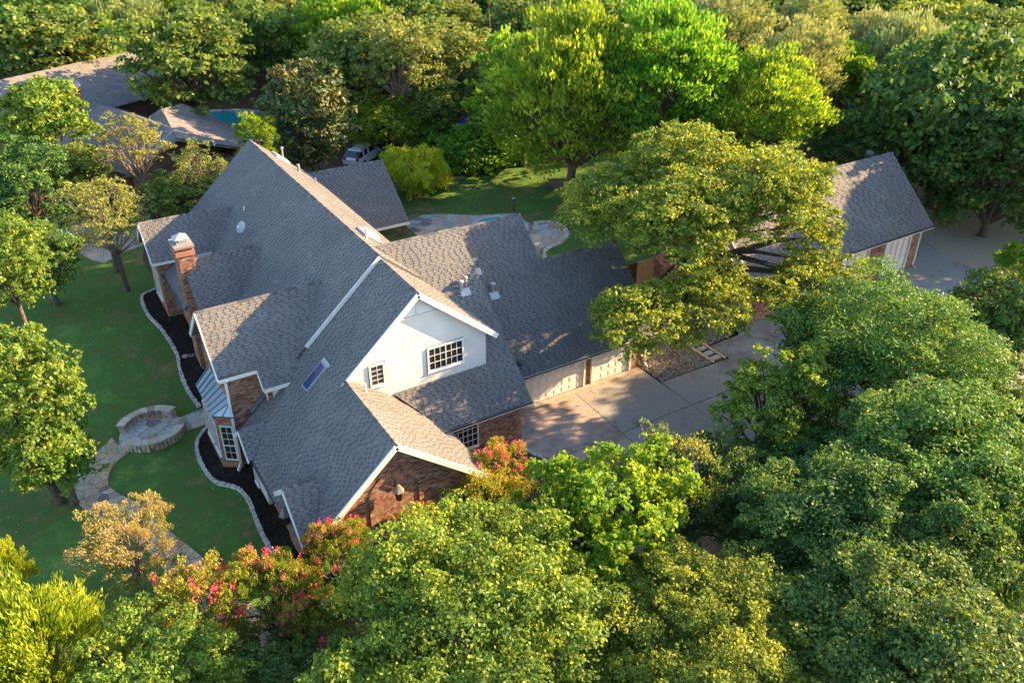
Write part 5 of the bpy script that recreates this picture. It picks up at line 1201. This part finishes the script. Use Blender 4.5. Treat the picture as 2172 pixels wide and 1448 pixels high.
TREES=[
('oak',8.9,17.5,5.2,5.01,3.30,'broad yellow-green oak crown at the bottom centre below the lantern gable'),
('oakd',15.0,17.2,2.6,2.64,1.62,'low dark oak filling the gap between the two big foreground crowns'),
('oakd',3.4,21.4,2.0,2.15,1.32,'low dark shrub oak at the bottom edge under the red crape myrtles'),
('oak',16.6,13.0,4.6,4.07,2.69,'sunlit yellow-green oak at the bottom right of centre beside the heart-leaved tree'),
('heart',16.9,20.3,3.8,3.66,2.93,'bright lime-green broadleaf tree with large heart-shaped leaves below the driveway'),
('oak',5.5,19.0,3.2,2.08,1.37,'small dark green shrub oak at the bottom left of the big yellow-green crown'),
('oaky',-0.5,22.3,3.4,3.23,2.13,'low pale yellow-green bush at the bottom edge beside the feathery juniper'),
('juniper',-3.9,25.7,3.2,3.22,3.35,'feathery lime-green juniper in the bottom left corner'),
('juniper',-4.6,30.9,3.2,1.14,1.42,'small feathery juniper tip at the left edge above the larger juniper'),
('maple',-2.3,38.6,6.0,3.21,4.02,'big bright green maple with pointed leaves at the left edge of the front lawn'),
('maple',-1.7,50.5,7.8,2.20,2.76,'tall narrow bright green maple at the left edge above the larger maple'),
('maple',-1.7,38.1,3.4,2.11,2.33,'shaded dark green maple bough standing beside the curved flagstone path'),
('oak',28.5,22.0,4.4,3.19,3.99,'round green oak standing between the blue-green shrub and the driveway'),
('oakw',35.6,20.8,5.4,6.16,3.76,'wide sunlit oak overhanging the far end of the driveway'),
('oakw',43.6,20.7,5.0,3.35,2.75,'oak with a sunlit top at the right edge below the shaded lane'),
('oakw',29.9,14.2,5.6,5.01,3.06,'broad oak with yellow tips in the middle of the right-hand grove'),
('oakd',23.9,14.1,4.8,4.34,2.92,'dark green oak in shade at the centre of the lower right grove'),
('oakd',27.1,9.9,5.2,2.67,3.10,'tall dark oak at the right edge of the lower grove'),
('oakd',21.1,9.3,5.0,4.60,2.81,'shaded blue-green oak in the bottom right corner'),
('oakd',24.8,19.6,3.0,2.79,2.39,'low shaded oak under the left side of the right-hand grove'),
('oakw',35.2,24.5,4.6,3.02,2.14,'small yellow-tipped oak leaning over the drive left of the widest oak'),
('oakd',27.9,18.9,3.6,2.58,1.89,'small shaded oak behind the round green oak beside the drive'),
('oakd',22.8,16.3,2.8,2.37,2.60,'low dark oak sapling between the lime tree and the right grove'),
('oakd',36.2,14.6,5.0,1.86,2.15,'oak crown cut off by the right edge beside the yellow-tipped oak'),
('elm',39.5,54.7,10.6,7.33,6.52,'tall bright lime-green elm behind the back lawn with a dark straight trunk'),
('elm',50.2,46.6,9.5,5.69,4.65,'second bright yellow-green elm right of the tall one above the garage oak'),
('elm',46.8,51.8,11.5,7.44,5.88,'bright lime-green elm between the two others at the top of the back lawn'),
('elm',40.8,64.6,7.6,5.27,5.74,'darker green elm limb mass hanging left of the bright elm over the hedge'),
('magnolia',22.4,69.8,7.6,3.69,4.62,'dark glossy magnolia with rusty leaf undersides behind the patio roof'),
('oakf',16.7,86.1,9.6,6.41,4.37,'broad domed oak over the neighbouring house left of the magnolia'),
('oak',3.1,76.9,7.8,4.06,4.67,'yellow-green oak in front of the neighbouring chimney'),
('oakd',0.4,68.6,6.0,3.75,3.62,'dark tangled oak at the left edge beside the neighbouring porch'),
('thin',8.5,69.4,7.4,3.14,3.03,'thin olive oak with a bare trunk in front of the neighbouring gable'),
('thin',12.1,65.7,5.8,2.57,2.75,'sparse young tree with bare twigs before the tan garage roof'),
('oakf',10.6,66.2,4.2,2.76,1.85,'low green sapling beside the neighbouring garden gate'),
('thin',4.5,60.7,6.4,3.06,2.02,'open olive oak with dark forked trunks on the front lawn'),
('thin',4.5,57.2,5.6,2.32,1.53,'slim dark-trunked oak on the lawn nearest the left gable'),
('oakf',0.2,57.5,5.2,2.55,2.58,'bushy green young oak left of the forked trunks on the lawn'),
('oakf',4.5,72.3,5.2,2.63,2.05,'grey-green undergrowth tree below the neighbouring wall'),
('elm',17.5,67.4,7.6,2.12,2.22,'yellow-leaved young tree between the left roof peak and the pool'),
('bush',31.3,73.9,4.6,4.36,2.88,'rounded light green tree behind the white car'),
('willow',29.1,63.2,4.0,3.05,2.47,'drooping yellow-green willow shrub beside the patio roof'),
('vine',36.4,66.7,3.0,3.55,2.34,'dark leafy vine hedge at the back of the lawn below the elm'),
('vine',36.0,71.0,3.0,2.77,1.83,'dark green thicket left of the blue tarp'),
('vine',42.4,67.1,3.0,2.77,1.83,'dense hedge of vines under the bright elm'),
('oakp',33.3,74.5,10.1,4.37,3.92,'pale olive oak with a bare leaning trunk behind the rounded tree'),
('oakp',39.4,74.5,9.6,4.54,3.29,'pale yellow-green oak right of the leaning-trunk oak'),
('oakf',35.9,72.0,6.6,2.53,2.54,'small tree with a yellow tip beside the swing set'),
('oakf',40.5,71.9,7.1,2.13,2.63,'dark tree clump right of the swing set'),
('elm',33.0,87.0,10.6,5.67,4.14,'bright yellow-green tree above the magnolia'),
('bush',28.3,92.0,8.1,3.17,3.28,'light green leafy tree behind the magnolia'),
('oakf',25.9,91.7,9.6,4.14,3.76,'blue-green oak between the domed oak and the bright tree'),
('greyw',60.1,51.6,10.5,4.07,4.06,'silvery grey-green tree with upright twigs right of the yellow elm'),
('greyw',64.4,64.4,11.6,4.48,3.03,'silvery grey-green tree top behind the bright elm'),
('greyw',54.4,47.5,6.7,2.40,2.52,'silvery tree between the yellow elm and the far garage roof'),
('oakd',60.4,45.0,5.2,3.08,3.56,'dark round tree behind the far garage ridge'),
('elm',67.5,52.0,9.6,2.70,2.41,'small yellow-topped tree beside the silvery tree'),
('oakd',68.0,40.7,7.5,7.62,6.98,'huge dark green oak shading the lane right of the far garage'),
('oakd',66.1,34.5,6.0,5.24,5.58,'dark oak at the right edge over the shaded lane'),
('juniper2',75.2,50.3,9.8,4.63,3.54,'feathery cedar top above the huge dark oak'),
('oakw',86.1,49.3,10.1,5.78,3.53,'oak with a pale sunlit top in the upper right corner'),
('oakd',68.2,46.7,8.5,2.78,2.34,'dark leafy tree below the feathery cedar'),
('oakd',85.9,70.3,8.6,6.98,4.30,'dark woodland tree near the small clearing top right'),
('oakf',5.9,106.5,10.6,6.27,4.14,'pale olive oak in the upper left corner'),
('oakw',7.2,100.5,9.6,5.95,3.64,'olive oak with yellow tips behind the neighbouring roof'),
('elm',12.8,102.8,8.6,3.71,2.89,'yellow-green oak top behind the neighbouring ridge'),
('elm',13.6,116.4,9.1,3.56,2.95,'bright green tree below the distant brick chimney'),
('bush',56.4,26.8,3.0,1.61,2.01,'dark shrub tree at the right edge beside the lane trunk'),
]
CRAPES=[
('crapep',1.8,25.2,2.4,2.35,2.94,'deep pink flowering crape myrtle, leftmost of the row by the front walk'),
('craper',4.3,25.3,2.6,2.12,2.65,'coral and orange tipped crape myrtle in the middle of the front row'),
('craper',7.0,25.9,2.6,1.80,2.25,'red-flowered crape myrtle against the corner of the brick gable'),
('craper',4.8,23.1,2.2,1.69,2.12,'shaded crape myrtle with few red blooms behind the big yellow-green oak'),
('crapet',0.0,30.7,2.7,2.11,2.09,'peach and orange tinted crape myrtle with bare twigs on the front lawn'),
('crapeg',14.3,25.3,1.5,2.95,1.95,'green crape myrtle with scattered faint blooms below the wall lantern'),
('crapep',16.0,27.3,2.2,1.81,1.20,'rose pink crape myrtle beside the small mulch bed at the brick corner'),
('crapeb',21.7,20.8,3.0,3.30,2.44,'blue-green shrub with peach seed tips beside the driveway'),
('crapeg',11.0,25.6,1.6,1.59,1.05,'low green crape myrtle under the left side of the brick gable'),
]

for k_, x, y, zc, r, rz, lab in TREES:
    d = math.hypot(x, y); far = 1.0 if d < 48 else (1.25 if d < 70 else 1.7)
    ln = (0, 0)
    if 'leaning' in lab: ln = (2.0, -1.0)
    if 'dark straight trunk' in lab: ln = (x - 40.1, y - 58.8)
    tree(k_, x, y, zc, r, rz, lab, far=far, lean=ln, cat='hedge' if k_ == 'vine' else 'tree')
for k_, x, y, zc, r, rz, lab in CRAPES: tree(k_, x, y, zc, r, rz, lab, cat='shrub')
# the big oak over the garages, crown built from lobes
bx0, by0, bz0 = 34.8, 35.2, 8.4
LB = [((31.4, 31.6, 9.6), 4.1, 2.9), ((35.8, 30.6, 10.5), 4.0, 2.8), ((30.2, 36.9, 9.2), 4.0, 2.9), ((34.6, 36.3, 10.9), 4.2, 2.8), ((39.3, 33.1, 9.8), 3.3, 2.4), ((25.9, 29.5, 6.0), 3.2, 2.4), ((29.1, 29.1, 6.2), 2.9, 2.3), ((31.7, 29.4, 6.2), 2.6, 2.0), ((34.4, 26.6, 6.3), 2.4, 1.8), ((36.8, 27.2, 6.7), 2.5, 1.8), ((38.2, 29.8, 8.0), 2.3, 1.6), ((31.8, 34.6, 7.4), 2.4, 1.8)]
tree('oak', bx0, by0, bz0, 6.0, 3.0, 'biggest oak, spreading over the gap between the house and the far garage', lobes=[((c[0] - bx0, c[1] - by0, c[2] - bz0), r, z_) for c, r, z_ in LB])
mb = MB((bx0, by0, 0))
J = Vector((bx0, by0, 4.4))
mb.tube([(bx0, by0, -.1), (bx0, by0, .6), (bx0 + .1, by0 - .1, 2.6), J], [.65, .5, .42, .42], 12)
for c, r, z_ in LB:
    e_ = Vector(c); mb.tube([J, J.lerp(e_, .4) + Vector((0, 0, .5)), J.lerp(e_, .75) + Vector((.1, .2, .3)), e_], [.3, .22, .14, .05], 8, cap=False)
ob = mb.build('great_limb', M_bark); bigoak = [o for o in col.objects if o.get('label', '').startswith('biggest oak')][0]
ob.parent = bigoak; ob.matrix_parent_inverse = wmat(bigoak).inverted()

# background woodland: every tree its own object, crowns shared
ya = math.radians(31.4695); th_ = math.radians(30.7284)
placed = [(t[1], t[2], t[4]) for t in TREES]
def blocked(x, y, r):
    if 14 < x < 76 and 20 < y < 44.5: return True
    if -16 < x < 25 and y < 88: return True
    if -22 < x < 22 and y < 107: return True
    if 25 < x < 52 and y < 72: return True
    if 16 < x < 34 and 80 < y < 102: return True
    if 44 < x < 68 and 47 < y < 66: return True
    if 36 < x < 50 and 72 < y < 86: return True
    if 50 < x < 62 and 86 < y < 114: return True
    if 96 < x < 112 and 76 < y < 92: return True
    if 8 < x < 26 and 138 < y < 152: return True
    if x < 62 and y < 30: return True
    return any((x - a) ** 2 + (y - b_) ** 2 < (.62 * (r + c_)) ** 2 for a, b_, c_ in placed)
kinds = ['oakd', 'oakf', 'elm', 'oakp', 'oakd', 'oakf', 'greyw', 'oak']
KL = {'oakd': 'dark green oak crown in the unbroken woodland behind the houses', 'oakf': 'mid green rounded oak crown in the woodland behind the houses', 'elm': 'bright yellow-green crown among the woodland behind the houses', 'oakp': 'pale olive crown among the woodland behind the houses', 'greyw': 'silvery green crown among the woodland behind the houses', 'oak': 'yellow-tipped oak crown in the woodland behind the houses'}
LMK = [('the neighbouring house', 5, 92), ('the turquoise pool', 23, 90), ('the glossy magnolia', 23.5, 72), ('the broad domed oak', 18.6, 95), ('the leaning-trunk oak', 35, 78), ('the swing set', 43.5, 80.5),
       ('the green-roofed shed', 50, 83), ('the tall bright elm', 46, 64), ('the far garage', 48, 44), ('the feathery cedar', 79, 53), ('the silvery tree', 64, 56), ('the top right clearing', 103, 84),
       ('the distant brick chimney', 17, 146), ('the shaded lane', 66, 40), ('the rear lawn strip', 57, 100), ('the upper left corner', -6, 118), ('the upper right corner', 104, 56), ('the top centre edge', 62, 128)]
KW = {'oakd': 'dark green oak', 'oakf': 'mid green round oak', 'elm': 'bright lime tree', 'oakp': 'pale olive oak', 'greyw': 'silvery green tree', 'oak': 'yellow-tipped oak'}
SEEN = {}
def n_ok(a, k_, w_, l_): return len((a + KW[k_] + ' ' + w_ + l_).split()) <= 11
def wlabel(k_, x, y, r):
    L = min(LMK, key=lambda q: (q[1] - x) ** 2 + (q[2] - y) ** 2); dx, dy = x - L[1], y - L[2]
    rt = dx * math.cos(ya) - dy * math.sin(ya); fw = dx * math.sin(ya) + dy * math.cos(ya)
    where = ('to the right of ' if rt > 0 else 'to the left of ') if abs(rt) > abs(fw) * 1.3 else ('behind ' if fw > 0 else 'in front of ')
    size = 'small ' if r < 4.3 else ('wide ' if r > 5.3 else '')
    lab = (size if n_ok(size, k_, where, L[0]) else '') + KW[k_] + ' ' + where + L[0]; n = SEEN.get(lab, 0); SEEN[lab] = n + 1
    return lab + ('' if n == 0 else ', ' + ['second out', 'third out', 'fourth out', 'fifth out', 'sixth out', 'seventh out', 'eighth out', 'outermost'][min(n - 1, 7)])
rg = random.Random(77); count = 0
for _ in range(26000):
    if count >= 235: break
    d = 45 + 125 * rg.random(); a = ya + math.radians(rg.uniform(-37, 39)); x, y = d * math.sin(a), d * math.cos(a)
    r = rg.uniform(3.4, 6.2)
    if blocked(x, y, r): continue
    h = rg.uniform(6, 9.5) if d > 75 else rg.uniform(4.5, 7)
    k_ = kinds[int((math.sin(x * .09) + math.cos(y * .07 + 1) + 2 + rg.uniform(-.9, .9)) / 4 * 7.99) % 8]
    placed.append((x, y, r)); count += 1
    tree(k_, x, y, h + tz(x, y), r, r * rg.uniform(.7, .95), wlabel(k_, x, y, r), group='woodland trees: ' + {'oakd': 'dark oaks', 'oakf': 'green oaks', 'elm': 'bright trees', 'oakp': 'olive trees', 'greyw': 'silvery trees', 'oak': 'yellow-tipped oaks'}[k_], far=1.7, wood=True)
print('woodland', count, 'protos', len(PROTO), 'leaf faces', sum(len(m.polygons) for m in bpy.data.meshes if 'crown' in m.name))
# shade trees just beyond the right edge
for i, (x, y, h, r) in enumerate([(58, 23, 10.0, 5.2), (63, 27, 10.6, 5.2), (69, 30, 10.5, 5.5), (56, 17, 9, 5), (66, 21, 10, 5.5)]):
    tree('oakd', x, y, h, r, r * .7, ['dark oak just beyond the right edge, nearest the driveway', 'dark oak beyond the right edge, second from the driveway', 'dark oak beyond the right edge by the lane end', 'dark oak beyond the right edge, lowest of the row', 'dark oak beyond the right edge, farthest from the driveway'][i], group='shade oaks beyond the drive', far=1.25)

def litter(poly, n, name, seed, z0=.02):
    rg = np.random.RandomState(seed); xs = [p[0] for p in poly]; ys = [p[1] for p in poly]; P = []
    while len(P) < n:
        x, y = rg.uniform(min(xs), max(xs)), rg.uniform(min(ys), max(ys))
        if inside(poly, x, y): P.append((x, y, tz(x, y) + z0 + rg.rand() * .03))
    P = np.array(P); k = len(P); nn = rg.normal(size=(k, 3)) * .35 + [0, 0, 1]; L = rg.uniform(.05, .13, k)
    o = bpy.data.objects.new(name, leaf_mesh(name, P, rg.normal(size=(k, 3)), nn, L, L * .6, rg.rand(k), M_litter)); col.objects.link(o); tag(o, kind='stuff')
litter([(-12, 22), (5.5, 27), (5.3, 60), (-12, 68)], 2600, 'fallen_leaves', 5)
litter([(20.5, 24), (35, 20), (50, 26), (50, 33), (36, 32), (30, 31), (29, 33), (20, 33)], 1300, 'fallen_leaves', 6, .065)
litter([(24, 46), (40, 46), (46, 60), (40, 67), (28, 64)], 1200, 'fallen_leaves', 7)
